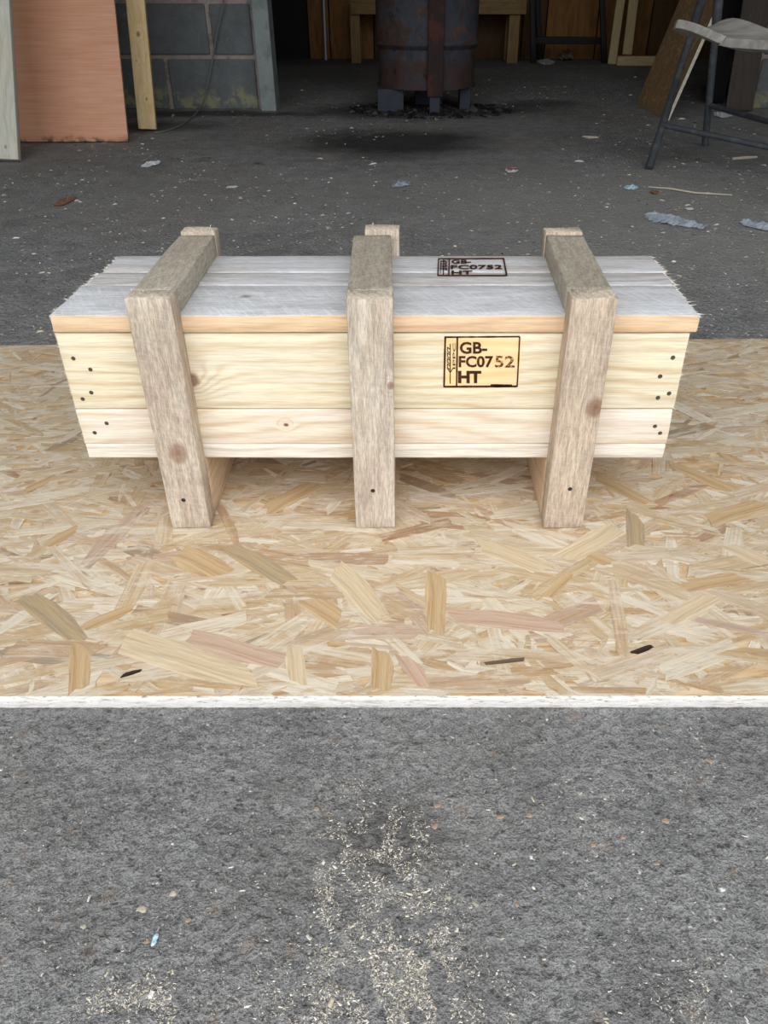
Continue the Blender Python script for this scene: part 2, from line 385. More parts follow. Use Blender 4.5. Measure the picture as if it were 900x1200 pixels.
def strand_color(s, r):
    return s.ramp(r, [(0.0, lin(226, 214, 192)), (0.2, lin(214, 200, 174)), (0.45, lin(206, 186, 154)), (0.66, lin(196, 172, 134)), (0.78, lin(208, 190, 166)),
                      (0.88, lin(186, 156, 118)), (0.95, lin(198, 176, 156)), (0.985, lin(168, 134, 100)), (1.0, lin(164, 150, 128))])
def strand_material(name, mode, k=1.0):
    s = Mat(name, 0.55, 0.35)
    uv = s.n.new('ShaderNodeUVMap').outputs[0]
    if mode == 'object': r = s.n.new('ShaderNodeObjectInfo').outputs['Random']
    elif mode == 'attr':
        at = s.n.new('ShaderNodeAttribute'); at.attribute_name = 'tint'; r = at.outputs['Fac']
    off = s.n.new('ShaderNodeCombineXYZ'); s.put(off.inputs[0], s.math('MULTIPLY', r, 37.0)); s.put(off.inputs[1], s.math('MULTIPLY', r, 91.0))
    uvo = s.addv(uv, off.outputs[0], 1.0)
    g = s.noise(s.mapping(uvo, scale=(14, 330, 1)), 1.0, 4, 0.65); g2 = s.noise(s.mapping(uvo, scale=(9, 70, 1)), 1.0, 3, 0.6)
    c = strand_color(s, r)
    c = s.mix(s.step(g2, 0.50, 0.70, 0, 0.50), c, lin(186, 146, 104))
    c = s.mix(s.step(g2, 0.45, 0.30, 0, 0.55), c, lin(224, 216, 198))
    c = s.mix(1.0, c, s.math('MULTIPLY_ADD', s.step(g, .3, .7), 0.34, 0.80), 'MULTIPLY')
    pos = s.n.new('ShaderNodeNewGeometry').outputs['Position']
    pa = s.noise(s.mapping(pos, (3, 1, 0), scale=(16, 46, 1)), 1.0, 6, 0.68, 0.8); pb = s.noise(s.mapping(pos, (8, 5, 0), scale=(22, 150, 1)), 1.0, 5, 0.7, 0.5)
    c = s.mix(s.step(pa, 0.50, 0.66, 0, 0.65), c, lin(222, 212, 194)); c = s.mix(s.step(pa, 0.46, 0.34, 0, 0.55), c, lin(190, 158, 118))
    c = s.mix(s.step(pb, 0.58, 0.70, 0, 0.55), c, lin(158, 120, 90)); c = s.mix(s.step(pb, 0.42, 0.32, 0, 0.6), c, lin(234, 226, 208))
    pc = s.noise(s.mapping(s.mapping(pos, rot=(0, 0, .4)), (1, 7, 0), scale=(60, 330, 1)), 1.0, 4, 0.7, 0.4)
    c = s.mix(s.step(pc, 0.62, 0.72, 0, 0.6), c, lin(140, 104, 76)); c = s.mix(s.step(pc, 0.37, 0.29, 0, 0.6), c, lin(240, 234, 222))  # dark slit shadows between strands painted into the colour, plus pale slivers
    # reddish resin and bark flecks
    P = s.tc.outputs['Object']
    fl_ = s.noise(s.mapping(uvo, scale=(22, 90, 1)), 1.0, 3, 0.6)
    c = s.mix(s.step(fl_, 0.62, 0.74, 0, 0.6), c, lin(140, 92, 66))
    return s.out(c, s.bump(g, 0.35, 0.0008))
m_strand = strand_material('osb_strand', 'object'); m_strandm = strand_material('osb_strand_mass', 'attr')
def osb_base_mat():
    s = Mat('osb_core', 0.7, 0.3); P = s.tc.outputs['Object']
    n = s.noise(s.mapping(P, scale=(14, 60, 14)), 1.0, 5, 0.65, 0.6)
    c = s.ramp(n, [(0.25, lin(150, 112, 74)), (0.45, lin(205, 172, 128)), (0.65, lin(228, 206, 172)), (0.8, lin(190, 148, 100))])
    return s.out(c, s.bump(n, 0.4, 0.001))
m_osbcore = osb_base_mat()
def osb_edge_mat():
    s = Mat('pale_osb_edge', 0.85, 0.2); P = s.tc.outputs['Object']
    n = s.noise(s.mapping(P, scale=(45, 45, 260)), 1.0, 5, 0.7, 0.4); f = s.noise(P, 500, 3, 0.7)
    c = s.ramp(n, [(0.3, lin(170, 160, 146)), (0.44, lin(216, 211, 203)), (0.7, lin(236, 233, 228)), (0.85, lin(200, 188, 172))])
    d = s.noise(s.mapping(P, scale=(90, 90, 420)), 1.0, 3, 0.7)
    c = s.mix(s.step(d, 0.58, 0.68, 0, 0.7), c, lin(110, 98, 86))
    return s.out(c, s.bump(s.math('ADD', n, s.math('MULTIPLY', f, .4)), 0.6, 0.003))
m_osbedge = osb_edge_mat()

osb = mesh_obj('osb_sheet', [(p.x, p.y, z) for z in (0.0, ZB - 0.0008) for p in (FL, FR, BR, BL)],
               [(0, 3, 2, 1), (4, 5, 6, 7), (0, 1, 5, 4), (1, 2, 6, 5), (2, 3, 7, 6), (3, 0, 4, 7)], m_osbcore)
tag(osb, 'large pale oriented strand board sheet lying flat on concrete under the crate', 'board')
# ragged pale front edge band
V = []; F = []
n = 420
for i in range(n + 1):
    t = i / n; p = FL.lerp(FR, t)
    for k, (z, d) in enumerate(((0.0004, 0.0006), (0.004, 0.0012), (0.008, 0.0013), (0.0118, 0.0011), (ZB + .0002, 0.0004), (ZB + .0004, -0.0012))):
        nz = mnoise.noise(Vector((p.x * 90, k * 3.1, 2))) * 0.0007 + mnoise.noise(Vector((p.x * 300, k * 5.3, 7))) * 0.0005
        V.append((p.x, p.y - d - nz, z + (nz * 0.4 if k > 3 else 0)))
for i in range(n):
    for k in range(5):
        a = i * 6 + k; F.append((a, a + 6, a + 7, a + 1))
eo = mesh_obj('cut_edge', V, F, m_osbedge, osb, smooth=True)
tag(eo, 'white ragged cut edge')

def strand_outline(L, W, rng):
    """irregular sliver: list of (u, v)"""
    pts = []
    ta, tb = rng.uniform(-.5, .5), rng.uniform(-.5, .5)
    na, nb = rng.randint(1, 3), rng.randint(1, 3)
    bend = rng.uniform(-.12, .12) * W
    taper_a, taper_b = rng.uniform(.55, 1.0), rng.uniform(.55, 1.0)
    def end(sx, t, k, tp):
        r = []
        for i in range(k + 2):
            v = -1 + 2 * i / (k + 1)
            r.append((sx * (L / 2 + t * W * v * .7 * sx + rng.uniform(-.16, .16) * W), v * W / 2 * tp))
        return r
    right = end(1, ta, na, taper_b)          # bottom to top at +L/2
    top = [(L * rng.uniform(.05, .25), W / 2 + bend + rng.uniform(-.06, .06) * W), (-L * rng.uniform(.05, .25), W / 2 + bend + rng.uniform(-.06, .06) * W)]
    left = list(reversed(end(-1, tb, nb, taper_a)))
    bot = [(-L * rng.uniform(.05, .25), -W / 2 + bend + rng.uniform(-.06, .06) * W), (L * rng.uniform(.05, .25), -W / 2 + bend + rng.uniform(-.06, .06) * W)]
    return right + top + left + bot
def inside_board(p, m=0.0):
    if not (BX0 + m < p.x < BX1 - m): return False
    t = (p.x - FL.x) / (FR.x - FL.x)
    return FL.y + (FR.y - FL.y) * t + m * .3 < p.y < BL.y + (BR.y - BL.y) * t - m * .3
def clamp_board(x, y):
    x = min(max(x, BX0 + .001), BX1 - .001); t = (x - FL.x) / (FR.x - FL.x)
    lo = FL.y + (FR.y - FL.y) * t + .0008; hi = BL.y + (BR.y - BL.y) * t - .0008
    return x, min(max(y, lo), hi)
rng = random.Random(11)
# the many strands, joined
SV = []; SF = []; SU = []; ST = []
NS = 6500
for i in range(NS):
    x = rng.uniform(BX0, BX1); y = rng.uniform(min(FL.y, FR.y), max(BL.y, BR.y))
    if not inside_board(Vector((x, y, 0))): continue
    L = rng.lognormvariate(math.log(.055), .5); W = rng.lognormvariate(math.log(.0095), .6)
    L = min(L, .14); W = min(max(W, .003), .030)
    ang = rng.gauss(0, 0.42) if rng.random() < .72 else rng.uniform(0, math.pi)
    zt = ZB + rng.uniform(-.00022, .00022); th = .0004
    o = strand_outline(L, W, rng); ca, sa = math.cos(ang), math.sin(ang)
    base = len(SV); m = len(o); tx, ty = rng.gauss(0, .004), rng.gauss(0, .008)
    top = []
    for (u, v) in o:
        X, Y = clamp_board(x + u * ca - v * sa, y + u * sa + v * ca)
        SV.append((X, Y, zt + max(-.00015, min(.00015, tx * u + ty * v)))); 
    for (u, v) in o:
        X, Y = clamp_board(x + u * ca - v * sa, y + u * sa + v * ca)
        SV.append((X, Y, zt - th))
    fs = [tuple(range(base, base + m))] + [(base + k, base + m + k, base + m + (k + 1) % m, base + (k + 1) % m) for k in range(m)]
    tint = rng.random()
    for f in fs:
        SF.append(f); ST.append(tint)
        for vi in f: SU.append(o[(vi - base) % m])
so = mesh_obj('strands', SV, SF, m_strandm, osb)
tag(so, kind='stuff')
uvl = so.data.uv_layers.new(name='UVMap'); uvl.data.foreach_set('uv', [c for uv in SU for c in uv])
at_ = so.data.attributes.new('tint', 'FLOAT', 'FACE'); at_.data.foreach_set('value', ST)

# the 300 that show largest, each a piece of its own; shared outlines
def strand_mesh(L, W, seed, mat):
    r = random.Random(seed); o = strand_outline(L, W, r); m = len(o)
    V = [(u, v, 0) for u, v in o] + [(u, v, -.0003) for u, v in o]
    F = [tuple(range(m))] + [(k, m + k, m + (k + 1) % m, (k + 1) % m) for k in range(m)]
    me = bpy.data.meshes.new('strand'); me.from_pydata(V, [], F); me.update()
    ul = me.uv_layers.new(name='UVMap'); ul.data.foreach_set('uv', [c for f in F for vi in f for c in o[vi % m]])
    me.materials.append(mat); return me
lib = [strand_mesh(rng.uniform(.07, .135), rng.uniform(.012, .030), k, m_strand) for k in range(36)]
zrank = 0
def put_strand(me, x, y, ang, z=None):
    global zrank
    zrank += 1
    o = bpy.data.objects.new('strand', me); COL.objects.link(o); o.parent = osb
    o.location = (x, y, ZB + .00034 + zrank * 1.0e-6 if z is None else z); o.rotation_euler = (0, 0, ang); return o
def fixed_mat(name, c, c2, c3=None):
    s = Mat(name, .55, .3); uv = s.n.new('ShaderNodeUVMap').outputs[0]
    uv = s.addv(uv, s.tc.outputs['Object'], 0.0); g = s.noise(s.mapping(uv, scale=(16, 330, 1)), 1.0, 5, .7); g2 = s.noise(s.mapping(uv, scale=(10, 120, 1)), 1.0, 4, .65)
    col = s.mix(s.step(g2, .35, .7), c, c2); col = s.mix(1.0, col, s.math('MULTIPLY_ADD', s.step(g, .3, .7), .36, .80), 'MULTIPLY')
    return s.out(col, s.bump(g, .35, .0008))
sm_tan = fixed_mat('tan_strand', lin(206, 180, 140), lin(186, 152, 110)); sm_pale = fixed_mat('pale_strand', lin(220, 202, 170), lin(206, 182, 146))
sm_grey = fixed_mat('greyed_strand', lin(190, 166, 128), lin(164, 148, 124)); sm_dark = fixed_mat('bark_strand', lin(70, 52, 40), lin(40, 32, 28))
sm_bark = fixed_mat('brown_strand', lin(120, 104, 84), lin(88, 74, 60)); sm_pink = fixed_mat('pinkish_strand', lin(208, 182, 158), lin(192, 158, 134))
# strands that can be recognised: pixel ends of the centre line, pixel width
marks = [((511, 672), (511, 741), 26, sm_tan), ((268, 642), (338, 682), 22, sm_grey), ((393, 668), (446, 724), 34, sm_pale), ((150, 752), (296, 793), 36, sm_pale),
         ((222, 745), (330, 775), 26, sm_pink), ((92, 757), (92, 808), 24, sm_tan), ((212, 648), (262, 672), 30, sm_tan), ((312, 600), (368, 568), 26, sm_tan),
         ((100, 735), (155, 712), 16, sm_tan), ((470, 768), (497, 804), 20, sm_pink), ((690, 650), (716, 660), 14, sm_tan), ((800, 690), (870, 676), 18, sm_tan),
         ((722, 620), (662, 655), 24, sm_pale), ((530, 722), (660, 735), 22, sm_pink), ((830, 610), (895, 590), 22, sm_tan), ((740, 600), (745, 640), 20, sm_grey),
         ((30, 700), (92, 750), 24, sm_grey), ((446, 762), (446, 808), 24, sm_tan), ((852, 640), (900, 660), 20, sm_pale), ((640, 700), (668, 672), 12, sm_tan),
         ((560, 640), (640, 668), 24, sm_pale), ((360, 705), (395, 725), 22, sm_tan), ((780, 730), (830, 700), 20, sm_pale), ((345, 760), (350, 800), 22, sm_pale),
         ((742, 766), (764, 757), 6, sm_dark), ((142, 793), (166, 786), 5, sm_dark), ((568, 778), (614, 773), 5, sm_bark), ((868, 543), (848, 532), 14, sm_tan),
         ((790, 545), (860, 575), 20, sm_tan), ((700, 560), (760, 590), 18, sm_tan), ((55, 640), (90, 620), 16, sm_tan), ((66, 558), (30, 575), 12, sm_tan)]
for k, (p, q, wpx, mt) in enumerate(marks):
    A, B = at_z(*p, ZB), at_z(*q, ZB); c = (A + B) / 2; d = B - A
    # width in metres at that place, measured across the strand
    sc = (c.y * cp + (H - ZB) * sp) / FPX
    Wm = wpx * sc * (1.0 if abs(d.y) > abs(d.x) else 1.25)
    put_strand(strand_mesh(d.length, Wm, 500 + k, mt), c.x, c.y, math.atan2(d.y, d.x), ZB + .00070 + k * 2e-6)
cnt = len(marks)
while cnt < 300:
    # even over the picture, nearer ones more often
    px, py = rng.uniform(-5, 905), 815 - (rng.random() ** 1.5) * 400
    p = at_z(px, py, ZB)
    if not inside_board(p, .03): continue
    ang = rng.gauss(0, .5) if rng.random() < .6 else rng.uniform(0, math.pi)
    me = rng.choice(lib)
    if p.y - max(abs(v.co.x * math.sin(ang)) + abs(v.co.y * math.cos(ang)) for v in me.vertices) < max(FL.y, FR.y) + .001: continue
    put_strand(me, p.x, p.y, ang); cnt += 1

# =================================================================== the crate
S = 0.75
ZC = ZB + 0.0016
crate = empty('timber_crate', (-0.036, 1.25 * S, ZC))
tag(crate, 'long pale softwood packing crate with three timber frames standing on the strand board', 'crate')
inv = Vector(crate.location)
def rel(x, y, z): return Vector((x, y, z)) - inv
def crel(x, y, z): return Vector((x * S, y * S, z * S + ZC)) - inv      # from crate measure (z above the board)

pine_l, pine_d = lin(240, 228, 196), lin(220, 196, 148)
def crate_face(px, py, Y): return at_y(px, py, Y * S)
YF = 1.107            # outer face of the side boards
BXL, BXR = -0.5285, 0.4295
BC = (BXL + BXR) / 2 * S; BLn = (BXR - BXL) * S
def nail(parent, lx, ly, top, r, mat, kind='nail'):
    """a nail head sunk into the face, local coordinates of the parent timber"""
    V = []; F = []; k = 10
    for rr, zz in ((r, .0003), (r * .8, .0008), (r * .45, .0005)):
        for i in range(k):
            a = 2 * math.pi * i / k; V.append((lx + rr * math.cos(a), ly + rr * math.sin(a), top + (zz if top > 0 else -zz)))
    for q in range(2):
        for i in range(k):
            a = q * k + i; b = q * k + (i + 1) % k
            F.append((a, b, b + k, a + k) if top > 0 else (a + k, b + k, b, a))
    F.append(tuple(range(2 * k, 3 * k)) if top > 0 else tuple(reversed(range(2 * k, 3 * k))))
    return mesh_obj(kind, V, F, mat, parent)
m_nail = plain('dull_nail_head', lin(92, 86, 74), 0.5, .5, 400, metal=.6)
m_screw = plain('dark_screw_head', lin(66, 62, 58), 0.45, .5, 400, metal=.7)

FT = 0.020 * S / .75
def side_board(z0, z1, mat, front=True, name='side_board', T=0.026 * S, dx=0.0):
    yc = YF * S + T / 2 if front else (1.405 * S - T / 2)
    X, Y = ALONG_X_UP
    if not front: X, Y = (-1, 0, 0), (0, 0, 1)
    return plank(name, BLn + dx, (z1 - z0) * S - .0012, T, mat, crate, M(rel(BC, yc, (z0 + z1) / 2 * S + ZC), X, Y), b=.0012, amp=.0003, endamp=.0018)
def loc_on_board(px, py, z0, z1, Y=YF):
    p = crate_face(px, py, Y); return p.x - BC, p.z - ZC - (z0 + z1) / 2 * S
zt0, zt1, zt2, zt3 = 0.116, 0.1425, 0.207, 0.3345
# upper front board with the brand
sx0, sz1 = loc_on_board(521, 395, zt2, zt3); sx1, sz0 = loc_on_board(607, 453.5, zt2, zt3)
k1 = loc_on_board(222, 446, zt2, zt3)
m_top = wood('pine_upper_board', lin(226, 214, 184), lin(200, 170, 122), 3.1, freq=62, ring=.62, fibre=.20, blotch=lin(232, 224, 206), blotch_amt=.35, knots=[(k1[0], k1[1], .0105, .8)],
             tint=(sx0, sx1, sz0, sz1, lin(240, 200, 128), .55))
m_low = wood('pine_lower_board', lin(226, 213, 190), lin(204, 176, 140), 8.4, freq=44, ring=.7, fibre=.18, blotch=lin(228, 216, 208), blotch_amt=.6,
             knots=[(*loc_on_board(335, 498, zt1, zt2), .0028, .9)])
m_bot = wood('pale_floor_board', lin(228, 218, 202), lin(190, 172, 152), 5.2, freq=130, ring=.6, fibre=.24)
m_back = wood('pine_rear_board', pine_l, pine_d, 9.9, freq=40)
fb = side_board(zt2, zt3, m_top); fb2 = side_board(zt1, zt2, m_low)
tag(fb, 'upper front board bearing the burnt mark')
side_board(zt2, zt3, m_back, False); side_board(zt1, zt2, m_back, False)
for (yc, wy) in ((1.107 + .05, .10), (1.256, .094), (1.405 - .051, .102)):
    plank('floor_board', BLn - (0 if yc < 1.2 else .004), wy * S - .001, (zt1 - zt0) * S, m_bot, crate, M(rel(BC, yc * S, (zt0 + zt1) / 2 * S + ZC), *ALONG_X_FLAT), b=.0014, amp=.0003, endamp=.002)
for sgn in (-1, 1):
    plank('end_board', (1.405 - 1.107 - .056) * S, (zt3 - zt1) * S - .002, .020, m_back, crate, M(rel(BC + sgn * (BLn / 2 - .012), 1.256 * S, (zt1 + zt3) / 2 * S + ZC), ALONG_Y[0], (0, 0, 1)), b=.001)
for (px, py) in ((86, 420), (106, 433), (107, 460), (97, 467.5)): 
    lx, ly = loc_on_board(px, py, zt2, zt3); nail(fb, lx, ly, .026 * S / 2, .0026, m_nail)
for (px, py) in ((788.5, 419), (773.5, 441), (784, 461), (771, 466)):
    lx, ly = loc_on_board(px, py, zt2, zt3); nail(fb, lx, ly, .026 * S / 2, .0028, m_nail)
for (px, py) in ((125, 496), (111, 507), (767.5, 499.5), (773.5, 507.5)):
    lx, ly = loc_on_board(px, py, zt1, zt2); nail(fb2, lx, ly, .026 * S / 2, .0026, m_nail)

# lid: three boards with gaps
LZ0, LZ1 = 0.336, 0.3625
lid_edges = [(1.104, 1.243), (1.247, 1.311), (1.315, 1.409)]
LXL, LXR = -.528, .438
LC = (LXL + LXR) / 2 * S; LL = (LXR - LXL) * S
grey_l, grey_d = lin(212, 212, 212), lin(182, 180, 178)
lidm = [wood('weathered_lid_board', grey_l, grey_d, 1.7, freq=26, ring=.45, fibre=.30, blotch=lin(222, 224, 226), blotch_amt=.6, saw=.75, flen=30, sawang=62, knots=[(-.155, .012, .006, .6)], fuzz=.5),
        wood('weathered_lid_board', lin(206, 202, 198), lin(158, 148, 140), 6.3, freq=40, ring=.6, fibre=.30, flen=20, blotch=lin(212, 214, 218), blotch_amt=.5, saw=.25, fuzz=.5, streak=lin(166, 154, 142)),
        wood('weathered_lid_board', lin(206, 206, 206), lin(182, 172, 160), 4.4, freq=30, ring=.55, fibre=.28, flen=20, blotch=lin(216, 218, 222), blotch_amt=.5, saw=.2, fuzz=.5, streak=lin(190, 166, 142))]
lidf = wood('lid_front_edge', lin(226, 196, 158), lin(202, 166, 124), 12.0, freq=110, ring=.6, fibre=.22, blotch=lin(216, 176, 146), blotch_amt=.4)
lids = []
for k, (y0, y1) in enumerate(lid_edges):
    # the lid sits slightly skewed: the far end creeps to the right
    dx = (0.0, .004, .008)[k] * S + .0
    o = plank('lid_board', LL - (0, .003, .002)[k], (y1 - y0) * S, (LZ1 - LZ0) * S, lidm[k], crate,
              M(rel(LC + dx, (y0 + y1) / 2 * S, (LZ0 + LZ1) / 2 * S + ZC), *ALONG_X_FLAT), b=.0014, amp=.0005, endamp=.003)
    lids.append(o)
lids[0].data.materials.append(lidf)
for p in lids[0].data.polygons:
    if p.normal.y < -.6: p.material_index = 1

# frames: posts, battens, skids
post_l, post_d = lin(196, 183, 163), lin(166, 146, 122)
PT = .038; TOPZ = .4005
def post_mat(k, knots=()):
    return wood('rough_sawn_post', (post_l, lin(196, 184, 166), lin(195, 177, 154))[k % 3], post_d, 20 + k * 3.3, freq=26, ring=.35, fibre=.42, blotch=lin(164, 144, 128), blotch_amt=.55, fuzz=.8, flen=26, knots=knots, saw=.12, sawang=80)
frames = [  # (front post xL, xR), (batten back xL,xR), (back post xL, xR, extra height)
    ((-.3995, -.3335), (-.4015, -.342), (-.401, -.340, .004)),
    ((-.0845, -.0175), (-.0925, -.0255), (-.0725, -.0105, .008)),
    ((.2365, .3030), (.2525, .3165), (.2500, .3170, .003))]
bat_cols = [(lin(180, 170, 152), lin(156, 144, 124)), (lin(172, 162, 144), lin(148, 136, 116)), (lin(174, 164, 146), lin(150, 138, 118))]
kn = [[(*( (lambda p: (p.z - ZC - TOPZ * S / 2, p.x - (-.3665 * S)))(at_y(208, 531, 1.069 * S))), .0120, .6)],
      [(*( (lambda p: (p.z - ZC - TOPZ * S / 2, p.x - (-.051 * S)))(at_y(458, 452, 1.069 * S))), .0045, .6)],
      [(*( (lambda p: (p.z - ZC - TOPZ * S / 2, p.x - (.26975 * S)))(at_y(698, 478, 1.069 * S))), .0115, .7)]]
m_endgrain = wood('rough_end_grain', lin(214, 200, 178), lin(176, 156, 130), 77, freq=90, ring=.4, fibre=.4, fuzz=.9)
screws = [(215, 586), (437, 575), (668, 573)]
for k, ((xl, xr), (tl, tr), (bl_, br_, eh)) in enumerate(frames):
    pm = post_mat(k, kn[k])
    y0 = 1.069
    o = plank('front_post', TOPZ * S, (xr - xl) * S, PT * S, pm, crate, M(rel((xl + xr) / 2 * S, (y0 + PT / 2) * S, TOPZ * S / 2 + ZC), *UPRIGHT), b=.0016, amp=.0006, endamp=.0022)
    o.data.materials.append(m_endgrain)
    for p in o.data.polygons:
        if len(p.vertices) > 4: p.material_index = 1
    c = at_y(*screws[k], y0 * S)
    nail(o, c.z - ZC - TOPZ * S / 2, c.x - (xl + xr) / 2 * S, -PT * S / 2, .0028, m_screw, 'screw')
    # far post
    hz = (TOPZ + eh) * S
    o2 = plank('rear_post', hz, (br_ - bl_) * S, PT * S * .9, post_mat(k + 3), crate, M(rel((bl_ + br_) / 2 * S, (1.4095 + PT * .45) * S, hz / 2 + ZC), *UPRIGHT), b=.0016, amp=.0006, endamp=.0022)
    o2.data.materials.append(m_endgrain)
    for p in o2.data.polygons:
        if len(p.vertices) > 4: p.material_index = 1
    # batten over the lid
    A = Vector(((xl + xr) / 2 * S, (y0 + PT) * S, (LZ1 + TOPZ) / 2 * S + ZC)); B = Vector(((tl + tr) / 2 * S, 1.4085 * S, (LZ1 + TOPZ) / 2 * S + ZC - .0005))
    d = B - A; wd = ((xr - xl) + (tr - tl)) / 2 * S
    bm_ = wood('rough_sawn_batten', bat_cols[k][0], bat_cols[k][1], 50 + k * 4.1, freq=22, ring=.35, fibre=.42, blotch=lin(154, 144, 124), blotch_amt=.5, saw=.22, sawang=50, fuzz=.8, flen=60)
    plank('top_batten', d.length, wd, (TOPZ - LZ1) * S - .0006, bm_, crate, M((A + B) / 2 - inv, d, (-1, 0, 0)), b=.0016, amp=.0006)
    # skid below
    sk = wood('skid_timber', lin(206, 178, 146), lin(180, 150, 116), 70 + k * 4, freq=30, ring=.4, fibre=.3)
    plank('skid', (1.4085 - y0 - PT - .001) * S, (xr - xl) * S - .001, zt0 * S - .0008, sk, crate, M(rel((xl + xr) / 2 * S, (y0 + PT + 1.4085) / 2 * S, zt0 * S / 2 + ZC), *ALONG_Y), b=.0012)

# splintered saw fringe at the board ends
m_fringe = plain('torn_wood_fibre', lin(222, 214, 200), .8, .2, 80)
def fringe(parent, L, W, T, nmb, ends=(-1, 1), size=.004):
    V = []; F = []
    r = random.Random(nmb + int(W * 1e4))
    for sx in ends:
        for i in range(nmb):
            y = r.uniform(-W / 2, W / 2); z = r.choice((1, 1, -1)) * T / 2 * r.uniform(.6, 1.0) if r.random() < .6 else r.uniform(-T / 2, T / 2)
            l = size * r.uniform(.3, 1.3) if r.random() < .93 else size * 2.2
            b = len(V); e = sx * L / 2; ww = r.uniform(.0003, .0009)
            tip = Vector((e + sx * l, y + r.gauss(0, .0015), z + r.gauss(0, .0012)))
            V += [(e - sx * .002, y - ww, z), (e - sx * .002, y + ww, z), (e - sx * .002, y, z + ww), tuple(tip)]
            F += [(b, b + 1, b + 3), (b + 1, b + 2, b + 3), (b + 2, b, b + 3), (b, b + 2, b + 1)]
    o = mesh_obj('splinters', V, F, m_fringe, parent); tag(o, kind='stuff'); return o
for k, o in enumerate(lids):
    y0, y1 = lid_edges[k]
    fringe(o, LL, (y1 - y0) * S, (LZ1 - LZ0) * S, 95, size=.0040)
fringe(fb, BLn, (zt3 - zt2) * S, .0195, 70, size=.0022); fringe(fb2, BLn, (zt2 - zt1) * S, .0195, 35, size=.002)
# hairs along the top ends of the posts
for o in list(crate.children):
    if o.name.startswith(('front_post', 'rear_post')):
        L = max(v.co.x for v in o.data.vertices); W = max(v.co.y for v in o.data.vertices)
        fringe(o, 2 * L - .0014, 2 * W, PT * S, 14, ends=(1,), size=.0016)

# ---- burnt marks
def char_mat():
    s = Mat('burnt_brown', .9, .1); P = s.tc.outputs['Object']
    n = s.noise(P, 420, 4, .7); k = s.noise(P, 60, 3, .6)
    c = s.ramp(s.math('ADD', s.math('MULTIPLY', n, .6), s.math('MULTIPLY', k, .4)), [(0.30, lin(40, 24, 18)), (0.55, lin(74, 44, 30)), (0.72, lin(150, 104, 62))])
    return s.out(c)
m_char = char_mat()
def faint_mat():
    s = Mat('faint_burnt_brown', .9, .1); P = s.tc.outputs['Object']
    n = s.noise(P, 520, 3, .6)
    c = s.ramp(n, [(0.46, lin(70, 42, 30)), (0.56, lin(140, 96, 56)), (0.64, lin(220, 182, 120))])
    return s.out(c)
m_faint = faint_mat()
def text_tris(txt, bold=0.0):
    cu = bpy.data.curves.new('txt', 'FONT'); cu.body = txt; cu.size = 1; cu.fill_mode = 'FRONT'; cu.offset = bold; cu.resolution_u = 3
    ob = bpy.data.objects.new('txt', cu); COL.objects.link(ob)
    dg = bpy.context.evaluated_depsgraph_get(); dg.update()
    me = bpy.data.meshes.new_from_object(ob.evaluated_get(dg))
    V = [(v.co.x, v.co.y) for v in me.vertices]; F = [tuple(p.vertices) for p in me.polygons]
    bpy.data.objects.remove(ob); bpy.data.curves.remove(cu); bpy.data.meshes.remove(me)
    xs = [p[0] for p in V]; ys = [p[1] for p in V]
    return [((p[0] - min(xs)) / (max(xs) - min(xs)), (p[1] - min(ys)) / (max(ys) - min(ys))) for p in V], F
def brand(name, parent, conv, lift, frame, faint=True):
    """conv: pixel -> (u, v) local plane coordinates; lift(u, v, h) -> 3-D"""
    VV = {0: ([], []), 1: ([], [])}
    def add(pts, faces, g=0):
        V, F = VV[g]; b = len(V); n = len(pts)
        V += [lift(u, v, .00035) for u, v in pts]
        F += [tuple(b + i for i in f) for f in faces]
    def bar(p, q, wpx, g=0):
        A, B = Vector((*p, 0)), Vector((*q, 0)); d = (B - A).normalized(); nn = Vector((-d.y, d.x, 0)) * wpx / 2
        nseg = max(1, int((B - A).length / 6)); pts = []
        for i in range(nseg + 1):
            c = A.lerp(B, i / nseg); j = 1 + .35 * mnoise.noise(Vector((c.x * .3, c.y * .3, 4)))
            pts += [conv(*(c + nn * j).xy), conv(*(c - nn * j).xy)]
        add(pts, [(2 * i, 2 * i + 1, 2 * i + 3, 2 * i + 2) for i in range(nseg)], g)
    def text(t, x0, x1, y0, y1, bold, rot=False, g=0, slant=0.0):
        pts, faces = text_tris(t, bold)
        if rot: q = [conv(x1 - (x1 - x0) * (1 - v), y1 - (y1 - y0) * u) if False else conv(x0 + (x1 - x0) * (1 - v), y1 - (y1 - y0) * u) for u, v in pts]
        else: q = [conv(x0 + (x1 - x0) * u + slant * (1 - v), y1 - (y1 - y0) * v) for u, v in pts]
        add(q, faces, g)
    frame(bar, text)
    me = bpy.data.meshes.new(name); V = VV[0][0] + VV[1][0]; n0 = len(VV[0][0])
    F = VV[0][1] + [tuple(i + n0 for i in f) for f in VV[1][1]]
    me.from_pydata(V, [], F); me.update(); me.materials.append(m_char); me.materials.append(m_faint)
    for i, p in enumerate(me.polygons): p.material_index = 0 if i < len(VV[0][1]) else 1
    o = bpy.data.objects.new(name, me); COL.objects.link(o); o.parent = parent
    sm = o.modifiers.new('depth', 'SOLIDIFY'); sm.thickness = .0003; sm.offset = 0
    return o
def ear(bar, x, y0, y1, w, wl):
    """stylised ear of wheat, read upwards"""
    bar((x, y1), (x, y0), wl)
    hgt = y1 - y0
    bar((x - w, y1 - hgt * .40), (x, y1 - hgt * .28), wl); bar((x + w, y1 - hgt * .40), (x, y1 - hgt * .28), wl)
    for k in range(4):
        yy = y1 - hgt * (.40 + .14 * k)
        bar((x - w * .9, yy - hgt * .10), (x - w * .9, yy), wl * .8); bar((x - w * .9, yy), (x - w * .15, yy + hgt * .035), wl * .8)
        bar((x - w * .9, yy - hgt * .10), (x - w * .15, yy - hgt * .05), wl * .8)
